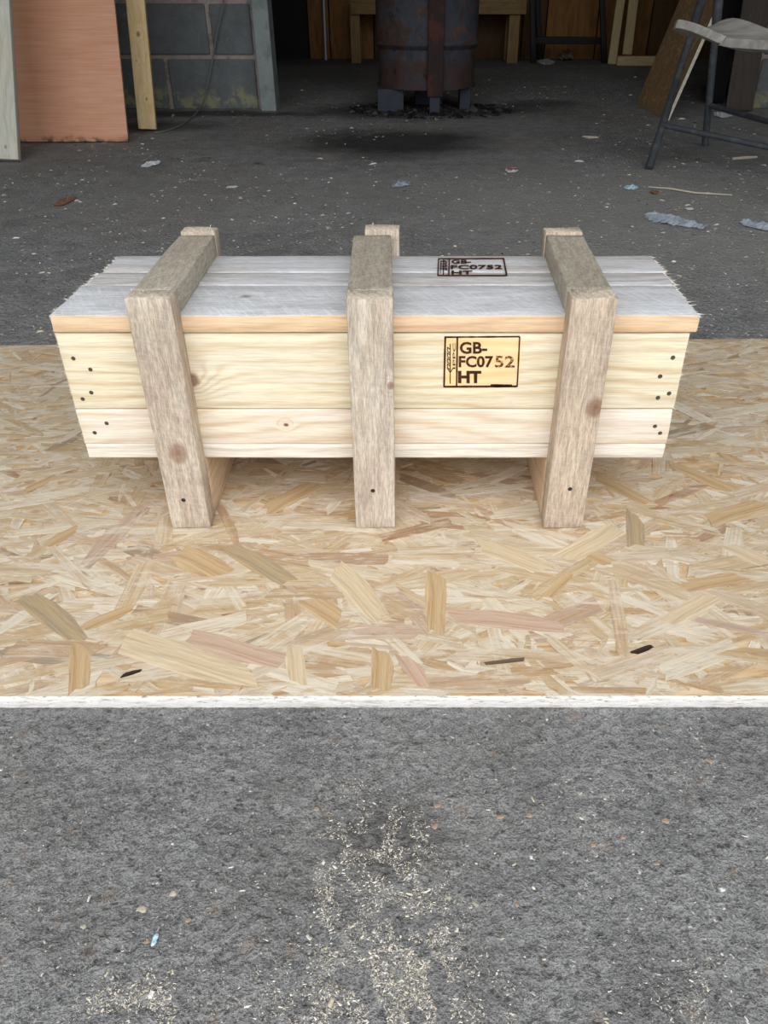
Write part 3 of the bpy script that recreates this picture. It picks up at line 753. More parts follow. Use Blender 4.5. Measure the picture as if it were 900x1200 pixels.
def front_frame(bar, text):
    bar((521.5, 395), (609, 394.3), 1.8); bar((520.3, 453), (606, 452.6), 2.2); bar((521.8, 394.5), (520.3, 453.5), 2.1); bar((609, 394.3), (606, 453), 1.6); bar((536, 395), (535, 453), 2.0)
    bar((575, 451.5), (600, 451.8), 2.6)
    text('GB-', 538.8, 571, 400.5, 414.5, .026); text('FC07', 537.6, 578, 417, 430.5, .026); text('5', 580, 590, 417, 430.5, .016, g=1); text('2', 591.5, 603, 417, 430.5, .016, g=1)
    text('HT', 536.8, 564, 434.5, 448.8, .045)
    ear(bar, 527.6, 403, 449.5, 3.6, 1.0)
    text('IPPC', 530.6, 533.6, 402, 432, .0, rot=True, g=0)
zc_ = (zt2 + zt3) / 2 * S
def conv_f(px, py): p = at_y(px, py, YF * S); return p.x - BC, p.z - ZC - zc_
bm1 = brand('burnt_mark', fb, conv_f, lambda u, v, h: (u, v, .026 * S / 2 + h), front_frame)
tag(bm1, 'burnt treatment mark reading GB-FC0752 HT')
def top_frame(bar, text):
    bar((513.5, 303.6), (590.5, 303.2), .9); bar((513, 323.2), (593.8, 323.4), 1.2); bar((514, 303.4), (513, 323.4), 1.5); bar((590, 303.2), (593.8, 323.6), 1.9); bar((526.6, 303.6), (525.8, 323.2), 1.5)
    text('GB-', 529, 552, 304.8, 309.3, .018); text('FC0752', 528.2, 588.5, 311.0, 315.8, .018); text('HT', 529, 553.5, 317.6, 322.2, .03)
    bar((520, 304.5), (519.5, 322.5), 1.3); bar((516.5, 306), (516, 320), .9)
    for yy in (306.5, 309.5, 312.5, 315.5): bar((516, yy), (523.5, yy), .7)
    text('IPPC', 521.6, 524.4, 305, 317, .0, rot=True)
LT = LZ1 * S + ZC
def conv_t(px, py): p = at_z(px, py, LT + .0006); return p.x - inv.x, p.y - inv.y
bm2 = brand('burnt_mark', crate, conv_t, lambda u, v, h: (u, v, LT + .0013 - inv.z), top_frame)
tag(bm2, 'burnt mark on the lid boards')

# =================================================================== boards leaning at the left
def lean(name, bl, br, up, length, T, mat, grain='up', parent=None):
    """board whose bottom edge runs bl -> br on the floor; up = direction of its length"""
    bl, br, up = Vector(bl), Vector(br), Vector(up).normalized()
    wv = br - bl; W = wv.length; wv.normalize(); nrm = up.cross(wv).normalized()        # nrm points away from camera
    c = (bl + br) / 2 + up * length / 2
    # keep the lowest corner on the floor
    mt = M(c, up, wv)
    o = plank(name, length, W, T, mat, parent, mt, b=.0012, amp=.0004, endamp=.0012, step=.05)
    zmin = min((mt @ v.co).z for v in o.data.vertices)
    o.location.z -= zmin - .0005
    return o
def updir(foot, px, py, z):
    """direction from foot to the point of height z seen at px, py"""
    return at_z(px, py, z) - Vector(foot)
p_r = at_z(24, 190); 
up = at_y(13, 0, p_r.y + .25) - p_r
o = lean('timber_plank', p_r + Vector((-.19, -.015, 0)), p_r, up, 1.25, .032, wood('pale_weathered_plank', lin(212, 208, 190), lin(184, 172, 148), 31, freq=26, ring=.4, fibre=.2, blotch=lin(196, 202, 196), blotch_amt=.5, knots=[(-.58, .05, .007, .5)]))
tag(o, 'pale whitish plank leaning at the far left in front of the orange board', 'plank')
f_l = at_z(24, 168); f_r = at_y(150, 160, f_l.y + .03); dirv = f_l - f_r
f_l2 = f_r + dirv * 1.15
up = at_y(134, 0, f_r.y + .17) - f_r
def orange_mat():
    s = Mat('orange_veneer', .5, .3); P = s.tc.outputs['Object']; x, y, z = s.sepxyz(P)
    n = s.noise(s.mapping(P, scale=(190, 5, 5)), 1.0, 4, .6); n2 = s.noise(s.mapping(P, scale=(30, 2.5, 2)), 1.0, 3, .6)
    c = s.ramp(n, [(.3, lin(206, 148, 116)), (.6, lin(220, 165, 132)), (.8, lin(226, 176, 146))])
    c = s.mix(s.step(n2, .45, .7, 0, .5), c, lin(204, 142, 104))
    d = s.math('ADD', x, s.math('MULTIPLY', s.noise(s.mapping(P, scale=(14, 14, 14)), 1.0, 5, .7), -.10))
    low = s.math('MULTIPLY', s.step(d, -.585 - .04, -.585 - .075), s.step(s.noise(P, 30, 4, .7), .40, .58))
    c = s.mix(s.math('MULTIPLY', low, .85), c, lin(52, 44, 38))
    return s.out(c, s.bump(n, .15, .0005))
o = lean('veneer_board', f_l2, f_r, up, 1.2, .016, orange_mat())
tag(o, 'orange brown veneered board leaning upright beside the pale plank', 'board')
f_r = at_z(184, 153); f_l = at_z(163.5, 153.3); up = at_y(170, 0, f_r.y + .12) - f_r
o = lean('pine_batten', f_l, f_r, up, 1.3, .034, wood('yellow_pine_batten', lin(226, 200, 150), lin(206, 170, 112), 40, freq=24, ring=.5, fibre=.2, knots=[(-.25, .0, .010, .7), (-.52, .01, .006, .6), (-.36, -.02, .005, .5)]))
tag(o, 'yellow pine batten with knots leaning against the grey block wall', 'batten')
# painted timber post at the end of the left pier
m_gpost = plain('flaked_green_grey_paint', lin(138, 148, 144), .8, .25, 18, second=lin(104, 112, 108), bumpd=.002)
pp0, pp1 = at_z(308, 128), at_z(325.5, 126)
gp = tag(mesh_obj('door_post', *box_vf(-.815, -.728, 4.86, 5.02, 0, 2.3), m_gpost), 'flaking green grey timber post at the end of the block wall', 'post')
bevel(gp, .006, 2)
# grey cable hanging down the block wall and along the floor
pts = [at_y(263, -60, 4.90), at_y(262, 0, 4.91), at_y(255, 35, 4.92), at_y(249, 70, 4.92), at_y(243, 98, 4.90), at_y(239, 118, 4.90), at_z(229, 134, .006), at_z(214, 146, .005), at_z(196, 153, .005), at_z(180, 155.5, .005)]
def smooth_path(pts, k=5):
    out = []
    P = [pts[0]] + list(pts) + [pts[-1]]
    for i in range(1, len(P) - 2):
        for j in range(k):
            t = j / k; a, b, c, d = P[i - 1], P[i], P[i + 1], P[i + 2]
            out.append(.5 * ((2 * b) + (c - a) * t + (2 * a - 5 * b + 4 * c - d) * t * t + (3 * b - a - 3 * c + d) * t ** 3))
    out.append(pts[-1]); return out
m_cable = plain('grey_cable', lin(112, 112, 108), .6, .15, 40)
tag(tube('power_cable', smooth_path(pts), [.0045] * 46, m_cable), 'thin grey cable hanging down the block wall onto the floor', 'cable')

# =================================================================== drum stove
dc = Vector((at_y(499.5, 100, 5.02).x, 5.04, 0))
stove = empty('drum_stove', dc); tag(stove, 'rusty oil drum stove standing on brick feet in the dark opening', 'stove')
def rust_mat():
    s = Mat('burnt_rusty_steel', .75, .3); P = s.tc.outputs['Object']; x, y, z = s.sepxyz(P)
    n = s.noise(P, 7, 6, .65, .4); n2 = s.noise(s.mapping(P, (4, 2, 1)), 14, 6, .7); f = s.noise(P, 80, 4, .7)
    c = s.ramp(n, [(.3, lin(46, 46, 48)), (.45, lin(64, 68, 76)), (.55, lin(70, 56, 52)), (.7, lin(50, 38, 34))])
    c = s.mix(s.step(n2, .55, .66, 0, .65), c, lin(106, 70, 56))
    c = s.mix(s.step(z, .28, .22, 0, .6), c, lin(66, 48, 44))
    c = s.mix(s.step(n2, .40, .30, 0, .8), c, lin(28, 24, 24))
    return s.out(c, s.bump(s.math('ADD', n, f), .5, .004))
m_rust = rust_mat()
r0 = .283
prof = [(r0 - .02, .118), (r0 - .004, .113), (r0 - .004, .125), (r0 - .010, .14), (r0 - .010, .30), (r0 + .004, .312), (r0 + .012, .322), (r0 + .004, .332), (r0, .345), (r0, .60), (r0 + .012, .615), (r0, .63), (r0, .86), (r0 + .010, .875), (r0 - .005, .885)]
V = []; F = []; k = 64
for (r_, z_) in prof:
    for i in range(k):
        a = 2 * math.pi * i / k; q = r_ + .004 * mnoise.noise(Vector((math.cos(a) * 3, math.sin(a) * 3, z_ * 4)))
        V.append((q * math.cos(a), q * math.sin(a), z_))
for j in range(len(prof) - 1):
    for i in range(k): a = j * k + i; b = j * k + (i + 1) % k; F.append((a, b, b + k, a + k))
F.append(tuple(reversed(range(k)))); F.append(tuple(range((len(prof) - 1) * k, len(prof) * k)))
o = mesh_obj('drum', V, F, m_rust, stove, smooth=True); o.data.set_sharp_from_angle(angle=R(40))
m_soot = plain('sooty_iron', lin(50, 36, 34), .8, .4, 20, second=lin(92, 50, 40), bumpd=.003)
# iron channel running down the front
xq = (508 - 499.5) * .00487
V, F = box_vf(xq - .042, xq + .042, -r0 - .035, -r0 + .01, .085, .95); bevel(mesh_obj('iron_channel', V, F, m_soot, stove), .005, 2)
m_foot = plain('blue_grey_brick', lin(60, 66, 74), .9, .3, 20, bumpd=.003)
V, F = box_vf(xq - .028, xq + .028, -r0 - .02, -r0 + .05, 0, .112); bevel(mesh_obj('foot', V, F, m_foot, stove), .004)
V, F = box_vf(-.275, -.13, -.20, -.02, 0, .112); bevel(mesh_obj('foot', V, F, m_foot, stove), .004)
V, F = box_vf(.19, .25, -.10, .05, 0, .112); bevel(mesh_obj('foot', V, F, m_foot, stove), .004)
V, F = box_vf(-.06, .10, .10, .22, 0, .112); bevel(mesh_obj('foot', V, F, m_foot, stove), .004)
# loose ash, coals and chips about the stove
def chips(name, pts, size, mat, seed, zbase=0.0, flat=.5, elong=1.8):
    r = random.Random(seed); V = []; F = []
    for p in pts:
        sz = size(p) if callable(size) else size
        sz *= r.lognormvariate(0, .45); a = r.uniform(0, math.pi); ca, sa = math.cos(a), math.sin(a)
        l = sz * r.uniform(1, elong) / 2; wd = sz * r.uniform(.35, 1) / 2; hh = sz * flat * r.uniform(.4, 1)
        b = len(V)
        for (u, v, q) in ((-l, -wd * r.uniform(.4, 1), 0), (l * r.uniform(.5, 1), -wd, 0), (l, wd * r.uniform(.4, 1), 0), (-l * r.uniform(.5, 1), wd, 0), (-l * .4, 0, hh), (l * .5, r.uniform(-.3, .3) * wd, hh * r.uniform(.5, 1))):
            V.append((p[0] + u * ca - v * sa, p[1] + u * sa + v * ca, zbase + q))
        F += [(b, b + 1, b + 5, b + 4), (b + 1, b + 2, b + 5), (b + 2, b + 3, b + 4, b + 5), (b + 3, b, b + 4)]
    return mesh_obj(name, V, F, mat)
r = random.Random(3)
def chip_mat(name, cols, rough=.8):
    s = Mat(name, rough, .25)
    g = s.n.new('ShaderNodeNewGeometry').outputs['Random Per Island']
    n = len(cols); return s.out(s.ramp(g, [(i / n, c) for i, c in enumerate(cols)], 'CONSTANT'))
pts = []
for i in range(700):
    a, q = r.uniform(0, 2 * math.pi), r.random() ** .7
    pts.append((dc.x + .02 + math.cos(a) * q * .48, dc.y - .14 + math.sin(a) * q * .34))
pts = [p for p in pts if not (p[1] > dc.y + .1)]
tag(chips('ash_and_coals', pts, .020, chip_mat('coal_chip', [lin(24, 23, 23), lin(38, 36, 36), lin(30, 29, 30), lin(52, 50, 50), lin(20, 20, 20), lin(74, 72, 70)]), 5), 'black ash and coal bits scattered under the drum stove', 'ash', kind='stuff')

# =================================================================== things at the back
m_ply = wood('stained_plywood', lin(150, 108, 60), lin(126, 86, 44), 60, freq=6, ring=.5, fibre=.2, blotch=lin(98, 68, 38), blotch_amt=.6)
m_plyd = wood('dark_plywood', lin(92, 68, 42), lin(74, 52, 32), 62, freq=6, ring=.5, fibre=.2)
wb = tag(box('wall_back', RX0, RX1, BACK_Y, BACK_Y + .2, 0, CEIL, plain('dark_rear_wall', lin(46, 44, 42), .95, .3, 5)), kind='structure')  # one even dark tone over the whole rear wall
YB = BACK_Y - .02
def ply(px0, px1, Y, mat, z1=2.0, z0=.002):
    x0, x1 = at_y(px0, 30, Y).x, at_y(px1, 30, Y).x
    o = plank('plywood_panel', z1 - z0, x1 - x0 - .012, .018, mat, wb, M(((x0 + x1) / 2, Y, (z0 + z1) / 2), *UPRIGHT), step=.2)
    return o
for (a, b, mt, Y) in ((361, 386, m_ply, 8.54), (386, 438, m_ply, 8.53), (438, 520, m_plyd, 8.54), (520, 612, m_plyd, 8.53), (612, 640, m_plyd, 8.54), (640, 700, m_ply, 8.53), (700, 762, m_ply, 8.54), (762, 860, m_plyd, 8.53)):
    ply(a, b, Y, mt)
# conduit
xc = at_y(381, 70, 7.75)
tag(tube('steel_conduit', [(at_z(382, 70.5).x, at_z(382, 70.5).y, 0), at_y(379.3, 0, at_z(382, 70.5).y + .02), at_y(377, -60, at_z(382, 70.5).y + .04)], .014, plain('galvanised_pipe', lin(176, 184, 190), .4, .15, 30, metal=.3)), 'thin light grey steel pipe standing before the brown plywood', 'pipe')
# workbench behind the stove
m_bench = wood('old_bench_timber', lin(150, 124, 84), lin(118, 94, 60), 64, freq=24, ring=.5, fibre=.3)
q0 = at_z(417.5, 74); q1 = at_z(601, 75); YW = q0.y
bench = empty('workbench', ((q0.x + q1.x) / 2, YW, 0)); tag(bench, 'old timber workbench behind the drum stove, seen either side of it', 'workbench')
bi = Vector(bench.location)
xa, xb = at_y(412, 50, YW).x, at_y(613, 50, YW).x
za, zb = at_y(480, 16.5, YW).z, at_y(480, 4, YW).z
plank('apron', xb - xa, zb - za, .04, m_bench, bench, M(Vector(((xa + xb) / 2, YW - .03, (za + zb) / 2)) - bi, *ALONG_X_UP), step=.1)
plank('bench_top', xb - xa, .40, .035, m_bench, bench, M(Vector(((xa + xb) / 2, YW + .15, zb + .0175)) - bi, *ALONG_X_FLAT), step=.1)
for (xx, yy, wd) in ((q0.x, YW, .085), (q1.x, YW, .095), (q0.x, YW + .28, .085), (q1.x, YW + .28, .09)):
    plank('leg', zb - .001, wd, .07, m_bench, bench, M(Vector((xx, yy + .03, zb / 2)) - bi, *UPRIGHT), step=.1)
# two pine battens on a sole plate, right
m_b2 = wood('dusty_pine', lin(206, 184, 138), lin(180, 154, 104), 66, freq=24, ring=.4, fibre=.25)
YS = at_z(742, 77).y
xs0, xs1 = at_y(724, 70, YS).x, at_y(800, 70, YS).x
zs = at_y(740, 66, YS).z
o = plank('sole_plate', xs1 - xs0, .09, zs, m_b2, None, M(((xs0 + xs1) / 2, YS + .045, zs / 2 + .0005), *ALONG_X_FLAT), step=.1)
tag(o, 'pale timber lying along the foot of the brown back wall at right', 'timber')
for (b0_, b1_, t0_, t1_, lab) in ((712.5, 722, 720.5, 732, 'pale pine batten leaning at the back wall, left of a pair'), (729, 739.5, 735.5, 747.5, 'pale pine batten leaning at the back wall, right of a pair')):
    Yb = YS + (.04 if b0_ > 725 else .02); yb_ = 66.5 if b0_ > 725 else 70
    bl_, br_ = at_y(b0_, yb_, Yb), at_y(b1_, yb_, Yb)
    z0 = zs + .001 if b0_ > 725 else .001
    up = at_y(t1_, 0, Yb + .2) - br_
    bl_.z = br_.z = z0
    up = at_y(t1_, 0, Yb + .2) - br_
    W = (br_ - bl_).length
    c = (bl_ + br_) / 2 + up.normalized() * .75
    mt = M(c, up, (1, 0, 0)); o = plank('pine_batten', 1.5, W, .03, m_b2, None, mt, step=.1)
    zmin = min((mt @ v.co).z for v in o.data.vertices); o.location.z += z0 - zmin
    tag(o, lab, 'batten', 'pair of battens at the back wall')
# dark steel trestle
m_black = plain('black_steel', lin(34, 32, 32), .6, .3, 30)
tr_c = at_z(660, 74); YT = tr_c.y
tre = empty('steel_trestle', (tr_c.x, YT, 0)); tag(tre, 'black steel trestle frame standing before the brown plywood at the back', 'trestle')
ti = Vector(tre.location)
def bar_obj(name, A, B, wd, mat, parent, inv_):
    A, B = Vector(A) - inv_, Vector(B) - inv_; d = B - A
    return plank(name, d.length, wd, wd, mat, parent, M((A + B) / 2, d, (0, 1, .01) if abs(d.normalized().y) < .9 else (1, 0, 0)), b=.003, amp=.0, step=.5)
for (p, q, yy) in (((625, 74), (623, -40), 0), ((691.5, 69), (706, -40), .1), ((708, 74), (704, -40), 0), ((633, 70), (628, -40), .1)):
    A = at_z(*p); A.z = .002; Bp = at_y(*q, A.y + .05); bar_obj('leg', A, Bp, .045, m_black, tre, ti)
bar_obj('crossbar', at_y(624, 47, YT + .05), at_y(710, 48, YT + .05), .055, m_black, tre, ti)
bar_obj('top_rail', at_y(622, -38, YT + .07), at_y(712, -38, YT + .07), .06, m_black, tre, ti)
# rags and paper under the trestle
def crumple(name, px0, py0, px1, py1, hgt, mat, seed, n=9, z=0.0, thick=.002):
    """crumpled sheet lying on the floor, covering roughly that patch of the picture"""
    A, B = at_z(px0, py1), at_z(px1, py0); c = (at_z((px0 + px1) / 2, (py0 + py1) / 2)); sx = abs(at_z(px1, (py0 + py1) / 2).x - at_z(px0, (py0 + py1) / 2).x) / 2
    sy = max(.004, abs(at_z(px0, py0).y - at_z(px0, py1).y) / 2 * .8)
    r = random.Random(seed); V = []; F = []
    for j in range(n):
        for i in range(n):
            u, v = -1 + 2 * i / (n - 1), -1 + 2 * j / (n - 1)
            rr = 1 - .25 * (u * u * v * v) + .22 * mnoise.noise(Vector((u * 1.6 + seed, v * 1.6, 3)))
            zz = hgt * (.55 * abs(mnoise.noise(Vector((u * 2.3, v * 2.3 + seed, 1)))) + .6 * abs(mnoise.noise(Vector((u * 5, v * 5, seed))))) * (1 - .6 * max(abs(u), abs(v)) ** 3) + .0006
            V.append((u * sx * rr, v * sy * rr + u * .3 * sy, zz))
    for j in range(n - 1):
        for i in range(n - 1): a = j * n + i; F.append((a, a + 1, a + n + 1, a + n))
    o = mesh_obj(name, V, F, mat, None, loc=(c.x, c.y, z + .0015))
    sm = o.modifiers.new('thickness', 'SOLIDIFY'); sm.thickness = .0008; sm.offset = 1
    return o
m_paper = plain('dirty_white_paper', lin(214, 218, 220), .7, .12, 60); m_film = plain('cloudy_plastic_film', lin(176, 186, 194), .35, .18, 40, spec=.5)
m_film.node_tree.nodes['Principled BSDF'].inputs['Alpha'].default_value = .72
m_leaf = plain('dry_brown_leaf', lin(128, 96, 72), .8, .3, 60); m_blue = plain('pale_blue_plastic', lin(190, 222, 232), .4, .1, 60); m_red = plain('red_printed_paper', lin(196, 60, 66), .6, .2, 50)
m_rag = plain('grey_brown_rag', lin(120, 110, 92), .95, .3, 30)
tag(crumple('paper_scrap', 630, 70, 650, 77, .05, m_paper, 4), 'crumpled white paper on the floor at the back under the trestle', 'paper')
tag(crumple('rag', 654, 68.5, 672, 72, .16, m_rag, 9), 'grey brown rag heaped under the trestle crossbar', 'rag')
tag(crumple('paper_scrap', 168, 190, 186, 197, .022, m_paper, 1), 'crumpled whitish foil scrap on floor below the pine batten', 'paper')
tag(crumple('paper_scrap', 266, 218.5, 278, 221.5, .004, m_paper, 2), 'small flat white paper strip behind the left end of the crate', 'paper')
tag(crumple('dry_leaf', 68, 232, 84, 243, .02, m_leaf, 3), 'curled dry brown leaf on the floor at left', 'leaf')
tag(crumple('paper_scrap', 459, 214, 480, 221, .02, m_film, 5), 'torn greyish scrap on floor behind the middle frame', 'paper')
pr = tag(crumple('paper_scrap', 592, 197, 607, 204, .016, m_paper, 6), 'small white and red scrap on floor right of the stain', 'paper')
mesh_obj('red_print', [(-.02, -.012, .0075), (.02, -.016, .008), (.022, -.004, .010), (-.016, -.002, .011)], [(0, 1, 2, 3)], m_red, pr)
tag(crumple('plastic_scrap', 731, 218, 748, 223.5, .015, m_blue, 7), 'small pale blue plastic scrap near the stool leg', 'scrap')
def film_strip(pts, widths, seed, label, hgt=.02):
    P = [at_z(*p) for p in pts]; V = []; F = []; nl, nw = 56, 13
    for i in range(nl):
        t = i / (nl - 1) * (len(P) - 1); k = min(int(t), len(P) - 2); f = t - k
        c = P[k].lerp(P[k + 1], f); d = (P[k + 1] - P[k]).normalized(); q = Vector((-d.y, d.x, 0)); wd = widths[k] * (1 - f) + widths[k + 1] * f
        for j in range(nw):
            v = -1 + 2 * j / (nw - 1)
            rag = 1 + .35 * mnoise.noise(Vector((i * .35, (v > 0) * 9 + seed, 2)))
            p = c + q * (v * wd * rag)
            zz = hgt * (.9 * abs(mnoise.noise(Vector((p.x * 16, p.y * 30, seed)))) + .7 * abs(mnoise.noise(Vector((p.x * 45, p.y * 90, seed + 4))))) * (1 - .75 * v * v)
            V.append((p.x - P[0].x, p.y - P[0].y, zz + .001))
    for i in range(nl - 1):
        for j in range(nw - 1): a = i * nw + j; F.append((a, a + nw, a + nw + 1, a + 1))
    o = mesh_obj('plastic_film', V, F, m_film, None, loc=(P[0].x, P[0].y, .001)); sm = o.modifiers.new('thickness', 'SOLIDIFY'); sm.thickness = .0006; sm.offset = 1
    return tag(o, label, 'plastic')
film_strip([(757, 252), (775, 257), (800, 263), (827, 269)], [.012, .055, .040, .014], 3, 'long crumpled clear plastic film strip on the floor right of the crate')
film_strip([(870, 261), (884, 265), (906, 270)], [.014, .035, .030], 8, 'crumpled clear plastic piece at the right edge of photo')
tag(crumple('paper_scrap', 803, 244, 813, 247, .004, m_paper, 13), 'tiny flat white chip above the long plastic film', 'paper')
tag(crumple('paper_scrap', 836, 132, 856, 139, .03, m_paper, 14), 'bluish white paper on floor behind the stool leg', 'paper')
tag(crumple('dry_leaf', 762, 224, 772, 229, .012, m_leaf, 15), 'small brown leaf below the long pale stick', 'leaf')
m_stick = plain('pale_split_wood', lin(196, 188, 168), .8, .2, 60)
tag(tube('wood_stick', [at_z(760, 219, .006), at_z(785, 221, .006), at_z(815, 226, .006), at_z(858, 228.5, .005)], [.0015, .0028, .0028, .0015], m_stick, n=6), 'long thin pale stick on the floor near the stool leg', 'stick')
tag(tube('wood_stick', [at_z(858, 186, .006), at_z(872, 185, .007), at_z(887, 184, .006)], [.005, .006, .004], m_stick, n=6), 'short pale stick on floor under the stool seat', 'stick')
tag(tube('wood_stick', [at_z(683, 160, .006), at_z(690, 161, .007), at_z(701, 161, .006)], [.004, .007, .004], m_stick, n=6), 'short pale splinter on floor left of the stool', 'stick')

# =================================================================== right side: OSB offcut, dark board, stool
m_osbv = wood('old_osb_face', lin(160, 134, 100), lin(130, 104, 74), 91, freq=40, ring=.5, fibre=.4)
m_strandv = strand_material('old_osb_strand', 'attr', 1.0)
for l_ in list(m_strandv.node_tree.nodes):
    if l_.type == 'BSDF_PRINCIPLED':
        lk = l_.inputs['Base Color'].links[0]; hs = m_strandv.node_tree.nodes.new('ShaderNodeMix'); hs.data_type = 'RGBA'; hs.blend_type = 'MULTIPLY'; hs.inputs[0].default_value = 1; hs.inputs[7].default_value = (*lin(226, 198, 160), 1)
        m_strandv.node_tree.links.new(lk.from_socket, hs.inputs[6]); m_strandv.node_tree.links.new(hs.outputs[2], l_.inputs['Base Color'])
fa, fb_ = at_z(745, 122.5), at_z(780.5, 141)
upv = Vector((.15, .02, .476)).normalized()
wv = (fb_ - fa).normalized(); nrm = upv.cross(wv)
V = []
LEN = 1.0; TH = .017
for o_ in (0, 1):
    for p in (fa, fb_, fb_ + upv * LEN, fa + upv * LEN): V.append(p - fa + (Vector((1, 0, 0)) * TH * o_))
oo = mesh_obj('osb_offcut', V, [(0, 1, 2, 3), (7, 6, 5, 4), (0, 4, 5, 1), (1, 5, 6, 2), (2, 6, 7, 3), (3, 7, 4, 0)], m_osbv, None, loc=(fa.x, fa.y, .001))
oo.data.materials.append(wood('pale_cut_edge', lin(214, 206, 186), lin(190, 176, 150), 71, fibre=.2)); oo.data.polygons[3].material_index = 1
tag(oo, 'weathered strand board offcut leaning behind the stool', 'board')
def strands_on(o, A, U, Wd, nx, seed, cnt_):
    r = random.Random(seed); SV = []; SF = []; SU = []; ST = []
    Nn = Vector((-1, 0, .3)).normalized(); e1 = U.normalized(); e2 = Wd.normalized(); nn = e2.cross(e1).normalized()
    if nn.x > 0: nn = -nn
    for i in range(cnt_):
        u, v = r.uniform(.04, LEN - .04), r.uniform(.03, Wd.length - .03); L, Wt = r.uniform(.03, .08), r.uniform(.006, .018); a = r.gauss(0, 1.3)
        ol = strand_outline(L, Wt, r); b = len(SV); h = r.uniform(.0004, .0014)
        for (p, q) in ol:
            uu = min(max(u + p * math.cos(a) - q * math.sin(a), 0), LEN); vv = min(max(v + p * math.sin(a) + q * math.cos(a), 0), Wd.length)
            SV.append(e1 * uu + e2 * vv + nn * h)
        SF.append(tuple(range(b, b + len(ol)))); ST.append(r.random()); SU += ol
    so = mesh_obj('strands', SV, SF, m_strandv, o); tag(so, kind='stuff')
    ul = so.data.uv_layers.new(name='UVMap'); ul.data.foreach_set('uv', [c for q in SU for c in q])
    at2 = so.data.attributes.new('tint', 'FLOAT', 'FACE'); at2.data.foreach_set('value', ST)
strands_on(oo, fa, upv, fb_ - fa, 0, 5, 500)
m_dkb = plain('dark_weathered_board', lin(66, 62, 58), .8, .3, 12, second=lin(84, 74, 64), bumpd=.002)
b0_, b1_ = at_z(849.5, 130.5), at_z(881, 131.5)
up = at_y(900, 30, b1_.y + .02) - b1_; up = at_y(893, 62, b1_.y + .05) - b1_
o = lean('dark_board', b0_, b1_, up, 1.1, .03, wood('dark_weathered_board', lin(72, 66, 60), lin(58, 50, 45), 81, freq=30, ring=.4, fibre=.3, blotch=lin(84, 66, 54), blotch_amt=.4))
tag(o, 'dark brown weathered board leaning by the right block wall behind the stool', 'board')
b0_, b1_ = at_z(826, 121), at_z(848, 122)
up = at_y(866, 20, b1_.y + .05) - b1_
o = lean('gap_shade_panel', b0_, b1_, up, 1.0, .02, plain('gap_shade_black', lin(30, 28, 28), .7, .3, 10))  # black panel added where there is only a shaded gap
tag(o, 'black panel standing in for the shaded gap left of the dark brown board', 'board')

stool = empty('stool_chair', (1.15, 3.15, 0)); tag(stool, 'old grey plywood seat chair with dark steel tube legs at right', 'chair')
si = Vector(stool.location)
m_tube = plain('worn_blue_grey_tube', lin(70, 74, 78), .5, .25, 50, second=lin(98, 98, 96), spec=.4)
f1, f2 = at_z(760, 199), at_z(826, 171)
A_ = at_z(783, 33, .468); B_ = at_z(851, 29, .472)
u_ = (B_ - A_); u_.z = 0; Wd = u_.length; u_.normalize(); v_ = Vector((u_.y, -u_.x, 0))
L1 = at_z(808.5, 45, .41); dd = L1 - f1
top1 = f1 + dd * (.86 / .41)
L2 = at_y(842, 0, f2.y - .10); d2 = (L2 - f2); top2 = f2 + d2 * (.86 / d2.z)
def leg(f, t, parent=stool, foot=True):
    P = [f + Vector((0, 0, .002)), f.lerp(t, .12), f.lerp(t, .5), f.lerp(t, .56), t]
    return tube('leg', [p - si for p in P], [.0155, .015, .015, .019, .019], m_tube, parent, n=14)
leg(f1, top1); leg(f2, top2)
f3, f4 = A_ + v_ * .64 - u_ * .02, B_ + v_ * .60 + u_ * .06
f3.z = f4.z = 0
t3, t4 = A_ + v_ * .455 + u_ * .05, B_ + v_ * .445 - u_ * .05; t3.z = t4.z = .395
for f, t in ((f3, t3), (f4, t4)): tube('leg', [p - si for p in (f + Vector((0, 0, .002)), f.lerp(t, .5), t)], .0145, m_tube, stool, n=14)
ra = f1.lerp(top1, .135 / .86); rb = at_z(902, 173, .10)
rb = ra + (rb - ra).normalized() * .62
tube('rail', [p - si for p in (ra, ra.lerp(rb, .5), rb)], .0105, m_tube, stool)
rc = f2.lerp(top2, .165 / .86); rd = at_z(900, 142.5, .155); rd = rc + (rd - rc).normalized() * .58
tube('rail', [p - si for p in (rc, rc.lerp(rd, .5), rd)], .0105, m_tube, stool)
# curved plywood seat
def seat_mat():
    s = Mat('grey_worn_plywood', .6, .3); P = s.tc.outputs['Object']
    n = s.noise(s.mapping(P, rot=(0, 0, -.7), scale=(8, 40, 30)), 1.0, 5, .65)
    c = s.ramp(n, [(.3, lin(140, 135, 128)), (.55, lin(172, 168, 160)), (.75, lin(196, 192, 184))])
    return s.out(c, s.bump(n, .4, .001))
V = []; F = []; nu, nv = 25, 21
for j in range(nv):
    t = j / (nv - 1) * 1.0
    for i in range(nu):
        q = -.0 + i / (nu - 1)
        e = 2 * q - 1
        tt = min(1, t / .62); zz = .470 - .046 * tt * tt * (3 - 2 * tt) - .034 * (1 - e * e) ** 1.2 * (1 - .8 * t)
        inset = .03 * (max(0, abs(e) - .8) / .2) ** 2
        p = A_ + u_ * (Wd * q) + v_ * (.46 * t * (1 - inset) + (inset if t < .5 else 0) - .0)
        V.append((p.x - si.x, p.y - si.y, zz))
for j in range(nv - 1):
    for i in range(nu - 1): a = j * nu + i; F.append((a, a + 1, a + nu + 1, a + nu))
so_ = mesh_obj('seat', V, F, seat_mat(), stool, smooth=True)
sm = so_.modifiers.new('thickness', 'SOLIDIFY'); sm.thickness = .026; sm.offset = -1
bevel(so_, .005, 3)
